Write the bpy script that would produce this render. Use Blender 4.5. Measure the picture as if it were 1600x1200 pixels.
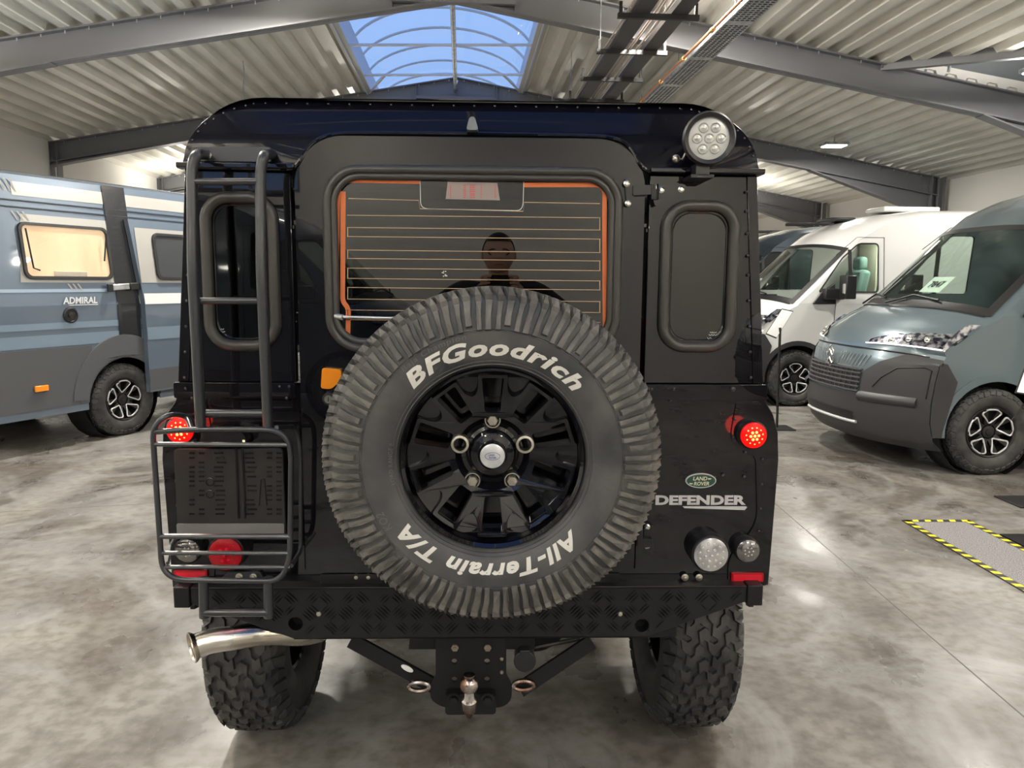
import bpy, bmesh, math, random
from mathutils import Vector, Matrix
from mathutils.geometry import tessellate_polygon
random.seed(7)
for o in list(bpy.data.objects): bpy.data.objects.remove(o)
scn = bpy.context.scene; COL = scn.collection
PI = math.pi; R = math.radians
sin, cos = math.sin, math.cos
# ------------------------------------------------------------------ camera
F = 1200.0; PITCH = R(7.6); YAW = R(1.53); ROLL = R(.42)
CAM = Vector((.062, -2.12, 1.60))
cf = Vector((sin(YAW)*cos(PITCH), cos(YAW)*cos(PITCH), -sin(PITCH)))
r0 = Vector((cos(YAW), -sin(YAW), 0)); u0 = r0.cross(cf)
cr = r0*cos(ROLL) + u0*sin(ROLL); cu = cr.cross(cf)
cam = bpy.data.objects.new('camera', bpy.data.cameras.new('camera')); COL.objects.link(cam)
cam.matrix_world = Matrix(((cr.x, cu.x, -cf.x, CAM.x), (cr.y, cu.y, -cf.y, CAM.y), (cr.z, cu.z, -cf.z, CAM.z), (0, 0, 0, 1)))
cam.data.sensor_width = 36; cam.data.lens = F/1600*36; cam.data.clip_start = .01
scn.camera = cam
scn.view_settings.view_transform = 'Standard'; scn.view_settings.look = 'None'
scn.view_settings.exposure = 0.0; scn.view_settings.gamma = 1; scn.view_settings.use_curve_mapping = False
# ------------------------------------------------------------------ dusk sky
W = bpy.data.worlds.new('dusk_sky'); scn.world = W; W.use_nodes = True
nt = W.node_tree; bg = nt.nodes['Background']
tc = nt.nodes.new('ShaderNodeTexCoord'); sp = nt.nodes.new('ShaderNodeSeparateXYZ'); rp = nt.nodes.new('ShaderNodeValToRGB')
nt.links.new(tc.outputs['Generated'], sp.inputs[0]); nt.links.new(sp.outputs['Z'], rp.inputs[0]); nt.links.new(rp.outputs[0], bg.inputs[0])
rp.color_ramp.elements[0].position = 0.0; rp.color_ramp.elements[0].color = (.42, .62, .95, 1)
rp.color_ramp.elements[1].position = .9; rp.color_ramp.elements[1].color = (.13, .26, .72, 1)
bg.inputs[1].default_value = 1.15
LIGHT_POWER = 100; LIGHT_COL = (1.0, .95, .86)

# ------------------------------------------------------------------ hall frame: u right, v along the hall from the camera, z up
HA = R(-2.2)
hv = Vector((sin(HA), cos(HA), 0)); hu = Vector((cos(HA), -sin(HA), 0)); HC = Vector((CAM.x, CAM.y, 0))
def hp(u, v, z): return HC + hu*u + hv*v + Vector((0, 0, z))
def ray(x, y): return cf*F + cr*(x-800) - cu*(y-600)
def P(x, y, Y=0.0):                       # point of the vertical plane Y seen at a pixel of the reference
    d = ray(x, y); return CAM + d*((Y-CAM.y)/d.y)
def X(x, y, Y=0.0): p = P(x, y, Y); return (p.x, p.z)

# ------------------------------------------------------------------ materials
MATS = {}
def mat(name, col=(.5, .5, .5), rough=.5, metal=0, coat=0, emit=None, es=0, ior=None, bump=None, spec=None, coatr=.03):
    m = bpy.data.materials.new(name); m.use_nodes = True; n = m.node_tree
    b = n.nodes['Principled BSDF']
    b.inputs['Base Color'].default_value = (*col, 1); b.inputs['Roughness'].default_value = rough
    b.inputs['Metallic'].default_value = metal; b.inputs['Coat Weight'].default_value = coat; b.inputs['Coat Roughness'].default_value = coatr
    if ior: b.inputs['IOR'].default_value = ior
    if spec is not None: b.inputs['Specular IOR Level'].default_value = spec
    if emit: b.inputs['Emission Color'].default_value = (*emit, 1); b.inputs['Emission Strength'].default_value = es
    if bump:
        scale, strength, dist = bump
        t = n.nodes.new('ShaderNodeTexCoord'); s = n.nodes.new('ShaderNodeTexNoise'); s.inputs['Scale'].default_value = scale; s.inputs['Detail'].default_value = 3
        bp = n.nodes.new('ShaderNodeBump'); bp.inputs['Strength'].default_value = strength; bp.inputs['Distance'].default_value = dist
        n.links.new(t.outputs['Object'], s.inputs['Vector']); n.links.new(s.outputs[0], bp.inputs['Height']); n.links.new(bp.outputs[0], b.inputs['Normal'])
    MATS[name] = m; return m
def vary(m, c1, c2, scale=4, detail=5, r1=None, r2=None, stretch=None, lo=.35, hi=.65):
    n = m.node_tree; b = n.nodes['Principled BSDF']
    t = n.nodes.new('ShaderNodeTexCoord'); s = n.nodes.new('ShaderNodeTexNoise'); s.inputs['Scale'].default_value = scale; s.inputs['Detail'].default_value = detail
    if stretch:
        mp = n.nodes.new('ShaderNodeMapping'); mp.inputs['Scale'].default_value = stretch; n.links.new(t.outputs['Object'], mp.inputs[0]); n.links.new(mp.outputs[0], s.inputs['Vector'])
    else: n.links.new(t.outputs['Object'], s.inputs['Vector'])
    r = n.nodes.new('ShaderNodeValToRGB'); r.color_ramp.elements[0].color = (*c1, 1); r.color_ramp.elements[1].color = (*c2, 1)
    r.color_ramp.elements[0].position = lo; r.color_ramp.elements[1].position = hi
    n.links.new(s.outputs[0], r.inputs[0]); n.links.new(r.outputs[0], b.inputs['Base Color'])
    if r1 is not None:
        q = n.nodes.new('ShaderNodeMapRange'); q.inputs['From Min'].default_value = lo; q.inputs['From Max'].default_value = hi
        q.inputs['To Min'].default_value = r1; q.inputs['To Max'].default_value = r2
        n.links.new(s.outputs[0], q.inputs[0]); n.links.new(q.outputs[0], b.inputs['Roughness'])
    return m
def glass(name, tint, ior=1.5, rough=0.0):
    m = bpy.data.materials.new(name); m.use_nodes = True; n = m.node_tree; n.nodes.clear()
    o = n.nodes.new('ShaderNodeOutputMaterial'); mx = n.nodes.new('ShaderNodeMixShader'); f = n.nodes.new('ShaderNodeFresnel')
    t = n.nodes.new('ShaderNodeBsdfTransparent'); g = n.nodes.new('ShaderNodeBsdfGlossy')
    f.inputs[0].default_value = ior; t.inputs[0].default_value = (*tint, 1); g.inputs['Roughness'].default_value = rough
    ge = n.nodes.new('ShaderNodeNewGeometry'); mr = n.nodes.new('ShaderNodeMapRange'); mr.inputs['To Min'].default_value = ior; mr.inputs['To Max'].default_value = 1/ior
    n.links.new(ge.outputs['Backfacing'], mr.inputs[0]); n.links.new(mr.outputs[0], f.inputs[0])
    n.links.new(f.outputs[0], mx.inputs[0]); n.links.new(t.outputs[0], mx.inputs[1]); n.links.new(g.outputs[0], mx.inputs[2]); n.links.new(mx.outputs[0], o.inputs[0])
    MATS[name] = m; return m

paint = mat('gloss_black_paint', (.004, .004, .006), .4, 0, 1, bump=(2.2, .10, .01), coatr=.012, spec=.05)
paintb = mat('gloss_black_roof_paint', (.004, .004, .008), .4, 0, 1, bump=(3.0, .12, .01), coatr=.015, spec=.05)
paintb.node_tree.nodes['Principled BSDF'].inputs['Coat Weight'].default_value = .42
tubm = mat('black_rail_paint', (.028, .030, .034), .33, 0, .2)
satin = mat('satin_black_coating', (.008, .008, .009), .38, bump=(60, .2, .002), spec=.35)
plasticb = mat('black_plastic', (.013, .013, .014), .4)
rubber = mat('seal_rubber', (.045, .042, .038), .36)
darkm = mat('dark_interior', (.012, .012, .013), .8)
under = mat('underbody_black', (.007, .007, .008), .55, spec=.3)
tyrem = vary(mat('tyre_rubber', (.04, .04, .042), .5, bump=(70, .25, .003)), (.035, .036, .038), (.075, .074, .072), 9, 6, .42, .62)
treadm = vary(mat('tread_rubber', (.06, .058, .054), .6, bump=(90, .3, .003)), (.055, .053, .050), (.15, .14, .125), 14, 6)
tyred = vary(mat('black_tyre_rubber', (.02, .02, .021), .6, bump=(80, .2, .003)), (.018, .018, .019), (.050, .049, .046), 12, 5)
white_l = mat('white_lettering', (.68, .66, .60), .6)
rimm = mat('gloss_black_rim', (.003, .003, .005), .4, 0, 1, spec=.05)
chrome = mat('polished_steel', (.75, .73, .68), .18, 1)
nickel = mat('dull_steel', (.62, .58, .50), .32, 1)
silver = mat('silver_decal', (.62, .62, .62), .35, .3)
capm = mat('brushed_cap', (.72, .73, .74), .3, .6)
green = mat('badge_green', (.01, .07, .04), .3, 0, .5)
blackm = mat('plain_black', (.006, .006, .006), .5)
navy = mat('logo_navy', (.06, .07, .25), .4)
redlit = mat('lit_red_lens', (.5, .003, .003), .3, 0, .1, emit=(1, .004, .003), es=.75, spec=.2)
redlit2 = mat('lit_red_led', (.9, .05, .02), .25, emit=(1, .12, .03), es=9)
redl = mat('red_lens', (.36, .003, .010), .25, 0, .25, spec=.2)
redf = mat('red_lens_dots', (.62, .012, .03), .2, 0, .3, spec=.2)
amber = mat('gloss_amber', (.9, .28, .01), .2, 0, .6)
clearl = mat('clear_lens', (.55, .55, .54), .12, .55, 1)
clear2 = mat('clear_lens_dots', (.85, .83, .80), .2, .8)
smoke = mat('smoked_lens', (.20, .19, .18), .12, .7, 1)
ledw = mat('led_cream_lens', (.62, .62, .58), .22, .1, .6)
orange = mat('orange_reflection_print', (.62, .15, .035), .5)  # orange reflection painted into the colour of the printed bus bars
wirem = mat('heater_wire', (.50, .34, .20), .4, .3)
tint = glass('tinted_rear_glass', (.16, .16, .16), 1.75)
vglass = glass('van_glass', (.78, .84, .80), 1.5)
vtint = glass('van_dark_glass', (.10, .11, .11), 1.6)
skyg = glass('skylight_dome_sheet', (.90, .95, 1.0), 1.12)
exh = vary(mat('stainless_exhaust', (.7, .66, .56), .22, 1), (.42, .37, .28), (.82, .79, .72), 5, 3, .16, .34)
beamm = mat('grey_beam_paint', (.165, .167, .178), .45)
deckm = vary(mat('cream_deck_sheet', (.55, .53, .46), .38, .15), (.66, .64, .57), (.76, .74, .67), 1.3, 4)
wallm = mat('white_wall', (.78, .76, .72), .8)
galv = vary(mat('galvanised_steel', (.45, .47, .48), .4, .8), (.36, .38, .40), (.6, .62, .63), 12, 3)
copper = mat('copper_pipe', (.65, .30, .16), .35, .9)
traym = mat('dark_cable_tray', (.05, .048, .05), .5)
whitep = mat('white_paint_part', (.75, .75, .74), .4)
skinm = mat('skin', (.68, .42, .32), .5)
hairm = mat('dark_hair', (.03, .018, .012), .6)
jacket = mat('dark_jacket', (.015, .016, .02), .8)
shirtm = mat('white_shirt', (.7, .7, .7), .8)
paper = mat('pale_paper', (.62, .74, .66), .6)
whitecard = mat('white_card', (.85, .85, .85), .5)
yellow = mat('yellow_tape', (.85, .72, .03), .5)
tapeb = mat('black_tape', (.035, .033, .03), .5)
carpet = vary(mat('speckled_grey_mat', (.3, .29, .3), .95), (.11, .107, .11), (.33, .315, .32), 160, 2)
ledm = mat('luminaire_diffuser', (.9, .9, .9), .5, emit=(1, .97, .88), es=14)

# ------------------------------------------------------------------ mesh helpers
ORG = Vector((0, 0, 0))
class MB:
    def __init__(s): s.v = []; s.f = []
    def add(s, vs, fs):
        n = len(s.v); s.v += [Vector(p) for p in vs]; s.f += [tuple(i+n for i in f) for f in fs]; return s
    def box(s, c, d, rot=None):
        c = Vector(c); h = [x/2 for x in d]; M = rot or Matrix.Identity(3)
        vs = [c + M @ Vector((a*h[0], b*h[1], e*h[2])) for a in (-1, 1) for b in (-1, 1) for e in (-1, 1)]
        return s.add(vs, [(0, 1, 3, 2), (4, 6, 7, 5), (0, 4, 5, 1), (2, 3, 7, 6), (0, 2, 6, 4), (1, 5, 7, 3)])
    def bar(s, a, b, w, h, up=Vector((0, 0, 1))):      # box beam between two points
        a = Vector(a); b = Vector(b); d = (b-a); L = d.length; d.normalize(); sd = d.cross(up).normalized(); uu = sd.cross(d)
        vs = []
        for p in (a, b):
            for i, j in ((-1, -1), (1, -1), (1, 1), (-1, 1)): vs.append(p + sd*w/2*i + uu*h/2*j)
        return s.add(vs, [(0, 3, 2, 1), (4, 5, 6, 7), (0, 1, 5, 4), (1, 2, 6, 5), (2, 3, 7, 6), (3, 0, 4, 7)])
    def tube(s, pts, r, n=10, closed=False, rs=None):
        pts = [Vector(p) for p in pts]; N = len(pts); vs = []; fs = []; pu = None
        for i, p in enumerate(pts):
            if closed: d = pts[(i+1) % N] - pts[i-1]
            else: d = pts[min(i+1, N-1)] - pts[max(i-1, 0)]
            if d.length < 1e-9: d = Vector((0, 0, 1))
            d.normalize()
            if pu is None:
                pu = Vector((0, 0, 1)) if abs(d.z) < .9 else Vector((0, 1, 0))
            sd = d.cross(pu)
            if sd.length < 1e-4: sd = d.cross(Vector((1, 0, 0)))
            sd.normalize(); pu = sd.cross(d).normalized()
            rr = rs[i] if rs else r
            for k in range(n):
                a = 2*PI*k/n; vs.append(p + sd*cos(a)*rr + pu*sin(a)*rr)
        M = N if closed else N-1
        for i in range(M):
            j = (i+1) % N
            for k in range(n): fs.append((i*n+k, i*n+(k+1) % n, j*n+(k+1) % n, j*n+k))
        if not closed: fs.append(tuple(range(n-1, -1, -1))); fs.append(tuple((N-1)*n+k for k in range(n)))
        return s.add(vs, fs)
    def lathe(s, prof, o, ax, n=48, cap=False):
        o = Vector(o); ax = Vector(ax).normalized(); e1 = ax.orthogonal().normalized()
        if abs(ax.y) > .9: e1 = Vector((1, 0, 0)); e1 = (e1 - ax*e1.dot(ax)).normalized()
        e2 = ax.cross(e1); vs = []; fs = []
        for r, a in prof:
            for k in range(n): t = 2*PI*k/n; vs.append(o + ax*a + e1*cos(t)*r + e2*sin(t)*r)
        for i in range(len(prof)-1):
            for k in range(n): fs.append((i*n+k, i*n+(k+1) % n, (i+1)*n+(k+1) % n, (i+1)*n+k))
        if cap: fs.append(tuple(range(n))); fs.append(tuple((len(prof)-1)*n+k for k in range(n)))
        return s.add(vs, fs)
    def cyl(s, a, b, r, n=16, r2=None):
        a = Vector(a); b = Vector(b); L = (b-a).length
        return s.lathe([(r, 0), (r2 if r2 is not None else r, L)], a, b-a, n, True)
    def prism(s, outer, holes, d0, d1, fn, wall=True):
        loops = [list(outer)] + [list(h) for h in holes]
        tri = tessellate_polygon([[Vector((a, b, 0)) for a, b in L] for L in loops])
        flat = [p for L in loops for p in L]; n = len(flat)
        vs = [fn(a, b, d0) for a, b in flat] + [fn(a, b, d1) for a, b in flat]
        fs = [tuple(t) for t in tri] + [tuple(i+n for i in reversed(t)) for t in tri]
        k = 0
        for L in loops:
            m = len(L)
            for i in range(m): fs.append((k+i, k+(i+1) % m, n+k+(i+1) % m, n+k+i))
            k += m
        return s.add(vs, fs)
    def grid(s, fn, nu, nv, skip=None):
        vs = [fn(i/nu, j/nv) for i in range(nu+1) for j in range(nv+1)]; fs = []
        for i in range(nu):
            for j in range(nv):
                if skip and skip((i+.5)/nu, (j+.5)/nv): continue
                a = i*(nv+1)+j; fs.append((a, a+nv+1, a+nv+2, a+1))
        return s.add(vs, fs)
    def sphere(s, c, r, n=12, sc=(1, 1, 1)):
        c = Vector(c)
        return s.grid(lambda u, v: c + Vector((sc[0]*r*sin(PI*u)*cos(2*PI*v), sc[1]*r*sin(PI*u)*sin(2*PI*v), sc[2]*r*cos(PI*u))), n, n*2)
    def build(s, name, m, parent=None, smooth=True, bevel=0, recalc=True, solid=0, ang=38, seg=2, kind=None, label=None):
        me = bpy.data.meshes.new(name); me.from_pydata([v-ORG for v in s.v], [], s.f); me.materials.append(m)
        bm = bmesh.new(); bm.from_mesh(me); bmesh.ops.remove_doubles(bm, verts=bm.verts, dist=1e-5)
        if recalc: bmesh.ops.recalc_face_normals(bm, faces=bm.faces)
        bm.to_mesh(me); bm.free()
        if smooth:
            me.polygons.foreach_set('use_smooth', [True]*len(me.polygons)); me.set_sharp_from_angle(angle=R(ang))
        o = bpy.data.objects.new(name, me); COL.objects.link(o); o.parent = parent
        if solid:
            md = o.modifiers.new('solid', 'SOLIDIFY'); md.thickness = solid; md.offset = -1
        if bevel:
            md = o.modifiers.new('bevel', 'BEVEL'); md.width = bevel; md.segments = seg; md.limit_method = 'ANGLE'; md.angle_limit = R(40); md.harden_normals = False
        if kind: o['kind'] = kind
        if label: o['label'] = label
        return o
def fxz(a, b, d): return Vector((a, d, b))
def rrect(x0, x1, z0, z1, r, n=8):
    if not isinstance(r, (list, tuple)): r = [r]*4          # bl, br, tr, tl
    out = []
    for (cx, cz, a0, q) in ((x0+r[0], z0+r[0], PI, r[0]), (x1-r[1], z0+r[1], 1.5*PI, r[1]), (x1-r[2], z1-r[2], 0, r[2]), (x0+r[3], z1-r[3], .5*PI, r[3])):
        for k in range(n+1): a = a0 + PI/2*k/n; out.append((cx+q*cos(a), cz+q*sin(a)))
    return out
def fillet(pts, r, n=6, closed=True):                        # works for 2-D or 3-D points
    pts = [Vector(p) for p in pts]; N = len(pts); out = []
    for i, p in enumerate(pts):
        rr = r[i] if isinstance(r, (list, tuple)) else r
        if (not closed and i in (0, N-1)) or rr <= 0: out.append(p); continue
        a = pts[i-1]; b = pts[(i+1) % N]; da = (a-p); db = (b-p)
        la = min(rr, da.length*.49); lb = min(rr, db.length*.49)
        A = p + da.normalized()*la; B = p + db.normalized()*lb
        for k in range(n+1):
            t = k/n; out.append(A*(1-t)**2 + p*2*t*(1-t) + B*t*t)
    return out
def f2(pts, r, n=6): return [(p.x, p.y) for p in fillet([Vector((a, b)) for a, b in pts], r, n)]
def circ(cx, cz, r, n=24): return [(cx+r*cos(2*PI*k/n), cz+r*sin(2*PI*k/n)) for k in range(n)]
def text2d(s, size=1, offset=0, shear=0, space=1):
    c = bpy.data.curves.new('t', 'FONT'); c.body = s; c.size = size; c.offset = offset; c.shear = shear; c.space_character = space; c.resolution_u = 3
    o = bpy.data.objects.new('t', c); COL.objects.link(o)
    dg = bpy.context.evaluated_depsgraph_get(); me = bpy.data.meshes.new_from_object(o.evaluated_get(dg))
    vs = [v.co.copy() for v in me.vertices]; fs = [tuple(p.vertices) for p in me.polygons]
    bpy.data.objects.remove(o); bpy.data.curves.remove(c); bpy.data.meshes.remove(me); return vs, fs
def text_fit(s, w, h, fn, offset=.0, shear=0, space=1, mb=None):   # fills a w x h rectangle, fn(x,y)->world
    vs, fs = text2d(s, 1, offset, shear, space)
    x0 = min(v.x for v in vs); x1 = max(v.x for v in vs); y0 = min(v.y for v in vs); y1 = max(v.y for v in vs)
    mb = mb or MB(); mb.add([fn((v.x-x0)/(x1-x0)*w, (v.y-y0)/(y1-y0)*h) for v in vs], fs); return mb
def tag(o, label, cat, group=None, kind=None):
    o['label'] = label; o['category'] = cat
    if group: o['group'] = group
    if kind: o['kind'] = kind
    return o
def thing(name, label, cat, loc=(0, 0, 0), group=None, setorg=True):
    global ORG
    o = bpy.data.objects.new(name, None); COL.objects.link(o); o.location = loc; o.empty_display_size = .1
    if setorg: ORG = Vector(loc)
    return tag(o, label, cat, group)
def done():
    global ORG
    ORG = Vector((0, 0, 0))
def struct(o): o['kind'] = 'structure'; return o
def copy_tree(o, parent=None):
    c = o.copy(); COL.objects.link(c); c.parent = parent
    for ch in [x for x in bpy.data.objects if x.parent == o]: copy_tree(ch, c)
    return c

# ================================================================== THE HALL
RID = 5.0; SL = .176; RU = -.10; BH = .36                      # beam underside at ridge, slope, ridge u, beam height
ULW, URW, V0, V1 = -7.5, 9.6, -8.0, 30.0
def zb(u): return RID - SL*abs(u-RU)
def zd(u): return zb(u) + BH
# floor
fl = vary(mat('polished_concrete', (.3, .28, .25), .35, bump=(5, .04, .01)), (.150, .137, .121), (.262, .248, .226), 2.6, 14, .24, .46, stretch=(1, .55, 1), lo=.36, hi=.66)
n = fl.node_tree; b = n.nodes['Principled BSDF']
old = b.inputs['Base Color'].links[0].from_socket
t = n.nodes.new('ShaderNodeTexCoord'); s2 = n.nodes.new('ShaderNodeTexNoise'); s2.inputs['Scale'].default_value = 16; s2.inputs['Detail'].default_value = 8
r2 = n.nodes.new('ShaderNodeValToRGB'); r2.color_ramp.elements[0].position = .35; r2.color_ramp.elements[0].color = (.62, .585, .545, 1); r2.color_ramp.elements[1].position = .6; r2.color_ramp.elements[1].color = (1, 1, 1, 1)
mx = n.nodes.new('ShaderNodeMix'); mx.data_type = 'RGBA'; mx.blend_type = 'MULTIPLY'; mx.inputs[0].default_value = 1
n.links.new(t.outputs['Object'], s2.inputs[0]); n.links.new(s2.outputs[0], r2.inputs[0]); n.links.new(old, mx.inputs[6]); n.links.new(r2.outputs[0], mx.inputs[7])
# stains in the slab (drips and old wet marks)
s3 = n.nodes.new('ShaderNodeTexNoise'); s3.inputs['Scale'].default_value = 1.3; s3.inputs['Detail'].default_value = 7; s3.inputs['Distortion'].default_value = .6
r3 = n.nodes.new('ShaderNodeValToRGB'); r3.color_ramp.elements[0].position = .22; r3.color_ramp.elements[0].color = (.66, .63, .60, 1); r3.color_ramp.elements[1].position = .62; r3.color_ramp.elements[1].color = (1, 1, 1, 1)
my = n.nodes.new('ShaderNodeMix'); my.data_type = 'RGBA'; my.blend_type = 'MULTIPLY'; my.inputs[0].default_value = 1
n.links.new(t.outputs['Object'], s3.inputs[0]); n.links.new(s3.outputs[0], r3.inputs[0]); n.links.new(mx.outputs[2], my.inputs[6]); n.links.new(r3.outputs[0], my.inputs[7])
s4 = n.nodes.new('ShaderNodeTexNoise'); s4.inputs['Scale'].default_value = .7; s4.inputs['Detail'].default_value = 9; s4.inputs['Roughness'].default_value = .62; s4.inputs['Distortion'].default_value = .9
r4 = n.nodes.new('ShaderNodeValToRGB'); r4.color_ramp.elements[0].position = .44; r4.color_ramp.elements[0].color = (0, 0, 0, 1); r4.color_ramp.elements[1].position = .50; r4.color_ramp.elements[1].color = (.38, .38, .38, 1)
e4 = r4.color_ramp.elements.new(.56); e4.color = (0, 0, 0, 1)
mz = n.nodes.new('ShaderNodeMix'); mz.data_type = 'RGBA'; mz.inputs[7].default_value = (.36, .36, .35, 1)
n.links.new(t.outputs['Object'], s4.inputs[0]); n.links.new(s4.outputs[0], r4.inputs[0]); n.links.new(r4.outputs[0], mz.inputs[0]); n.links.new(my.outputs[2], mz.inputs[6])
n.links.new(mz.outputs[2], b.inputs['Base Color'])
m = MB(); m.prism([(ULW-.1, V0-.1), (URW+.1, V0-.1), (URW+.1, V1+.1), (ULW-.1, V1+.1)], [], -.15, 0, lambda a, b_, d: hp(a, b_, d))
struct(m.build('floor', fl, smooth=False))
def ground(x, y): d = ray(x, y); return CAM + d*(-CAM.z/d.z)
m = MB()
for pts in (((1215, 790), (1600, 1120)), ((0, 800), (250, 786)), ((1205, 706), (1600, 730))):
    a, b_ = [ground(*q) for q in pts]; d = (b_-a).normalized(); a = a-d*.5; b_ = b_+d*3; m.bar(a+Vector((0, 0, .0004)), b_+Vector((0, 0, .0004)), .006, .0008)
struct(m.build('trim_6', mat('slab_joint', (.13, .12, .11), .7), smooth=False))
# pale lime streak on the slab
st_ = mat('lime_streak', (.5, .5, .49), .5)
# walls
def wall(name, pts, d, fn, holes=[], mt=wallm):
    m = MB(); m.prism(pts, holes, 0, d, fn); return struct(m.build(name, mt, smooth=False))
wall('wall_left', [(V0, 0), (V1, 0), (V1, zd(ULW)+.12), (V0, zd(ULW)+.12)], -.15, lambda a, b_, d: hp(ULW+d, a, b_))
wall('wall_right', [(V0, 0), (V1, 0), (V1, zd(URW)+.12), (V0, zd(URW)+.12)], .15, lambda a, b_, d: hp(URW+d, a, b_))
gable = [(ULW, 0), (URW, 0), (URW, zd(URW)), (RU, zd(RU)), (ULW, zd(ULW))]
wall('wall_far', gable, .15, lambda a, b_, d: hp(a, V1+d, b_))
bw = [(-4.9, 2.95), (-3.3, 2.95), (-3.3, 4.0), (-4.9, 4.0)]
wall('wall_back', gable, -.15, lambda a, b_, d: hp(a, V0+d, b_), [bw])
m = MB(); m.prism(bw, [], -.08, -.06, lambda a, b_, d: hp(a, V0+d, b_)); wn = struct(m.build('window_1', skyg, smooth=False))
m = MB()
for a in (-4.88, -4.1, -3.32): m.box(hp(a, V0-.05, 3.475), (.05, .06, 1.05))
for z in (2.97, 3.98): m.box(hp(-4.1, V0-.05, z), (1.6, .06, .05))
m.build('window_frame', beamm, wn)
# ceiling: trapezoidal deck sheets running along the hall, with a hole for the skylight
pitch = .28; hh = .085
def deck_profile(u0, u1):
    pts = []; k0 = int(math.floor(u0/pitch))-1; k1 = int(math.ceil(u1/pitch))+1
    for k in range(k0, k1):
        for du, hgt in ((0, 0), (.10, 0), (.135, hh), (.245, hh)):
            u = k*pitch+du
            if u0-1e-6 <= u <= u1+1e-6: pts.append((u, hgt))
    if pts[0][0] > u0+1e-4: pts.insert(0, (u0, 0))
    if pts[-1][0] < u1-1e-4: pts.append((u1, 0))
    return pts
SKU0, SKU1 = -1.74, 1.12
HOLE = [(5.45, 10.02), (6.45, 8.6), (URW, 7.4), (URW, 10.02)]
def deck(mb, u0, u1, v0, v1, cutv=None):
    pr = deck_profile(u0, u1)
    for i in range(len(pr)-1):
        (a, ha), (b_, hb) = pr[i], pr[i+1]
        va1 = cutv(a) if cutv else v1; vb1 = cutv(b_) if cutv else v1
        mb.add([hp(a, v0, zd(a)+ha), hp(b_, v0, zd(b_)+hb), hp(b_, vb1, zd(b_)+hb), hp(a, va1, zd(a)+ha)], [(0, 1, 2, 3)])
m = MB()
for (a, b_) in ((V0, -6.8), (2.6, 10.15), (20.0, V1)): deck(m, SKU0, SKU1, a, b_)
deck(m, ULW, SKU0, V0, V1)
deck(m, SKU1, 5.45, V0, V1)
def cutv(u):
    if u <= 6.45: return 10.0 - (u-5.45)*1.45
    return 8.55 - (u-6.45)*.4
deck(m, 5.45, URW, V0, 0, cutv); deck(m, 5.45, URW, 10.02, V1)
cl = m.build('ceiling', deckm, smooth=False, recalc=False, solid=.0)
struct(cl)
# flashing strips along the skylight, roof lid above
m = MB()
for u in (SKU0, SKU1):
    m.bar(hp(u, 10.1, zd(u)-.01), hp(u, 20, zd(u)-.01), .14, .03)
struct(m.build('trim_1', mat('cream_flashing', (.55, .53, .47), .5), smooth=False))
# annex light shaft above the right hole
gb = mat('grey_blue_panel', (.17, .185, .20), .6)
m = MB()
wp = [(5.2, zd(5.2)-.3), (URW+.2, zd(URW)-.3), (URW+.2, zd(URW)+.30), (7.4, zd(7.4)+.20), (5.75, zd(5.75)+.16), (5.2, zd(5.2)+.04)]
m.prism(wp, [], 10.06, 10.10, lambda a, b_, d: hp(a, d, b_)); struct(m.build('trim_2', wallm, smooth=False))
m = MB(); m.prism([(5.0, zd(5.0)-.2), (URW+.3, zd(URW)-.2), (URW+.3, 7.4), (5.0, 7.4)], [], 10.14, 10.18, lambda a, b_, d: hp(a, d, b_)); struct(m.build('trim_3', gb, smooth=False))
m = MB(); m.prism([(4.9, 6.4), (URW+.3, 6.4), (URW+.3, 10.2), (4.9, 10.2)], [], 7.4, 7.45, lambda a, b_, d: hp(a, b_, d)); m.prism([(4.9, 4.75), (URW+.3, 4.0), (URW+.3, 7.4), (4.9, 7.4)], [], 6.3, 6.35, lambda a, b_, d: hp(a, d, b_)); m.prism([(6.3, 3.9), (10.2, 3.9), (10.2, 7.4), (6.3, 7.4)], [], URW+.2, URW+.25, lambda a, b_, d: hp(d, a, b_)); m.prism([(6.3, 4.9), (10.2, 4.9), (10.2, 7.4), (6.3, 7.4)], [], 4.9, 4.95, lambda a, b_, d: hp(d, a, b_)); struct(m.build('trim_4', deckm, smooth=False))  # unseen lid and sides added to shut out the sky light
m = MB()
m.bar(hp(5.4, 10.0, zd(5.4)+.0), hp(6.5, 8.55, zd(6.5)-.0), .10, .14); m.bar(hp(6.5, 8.55, zd(6.5)), hp(URW, 7.3, zd(URW)), .10, .14)
struct(m.build('trim_5', beamm, smooth=False))
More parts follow.
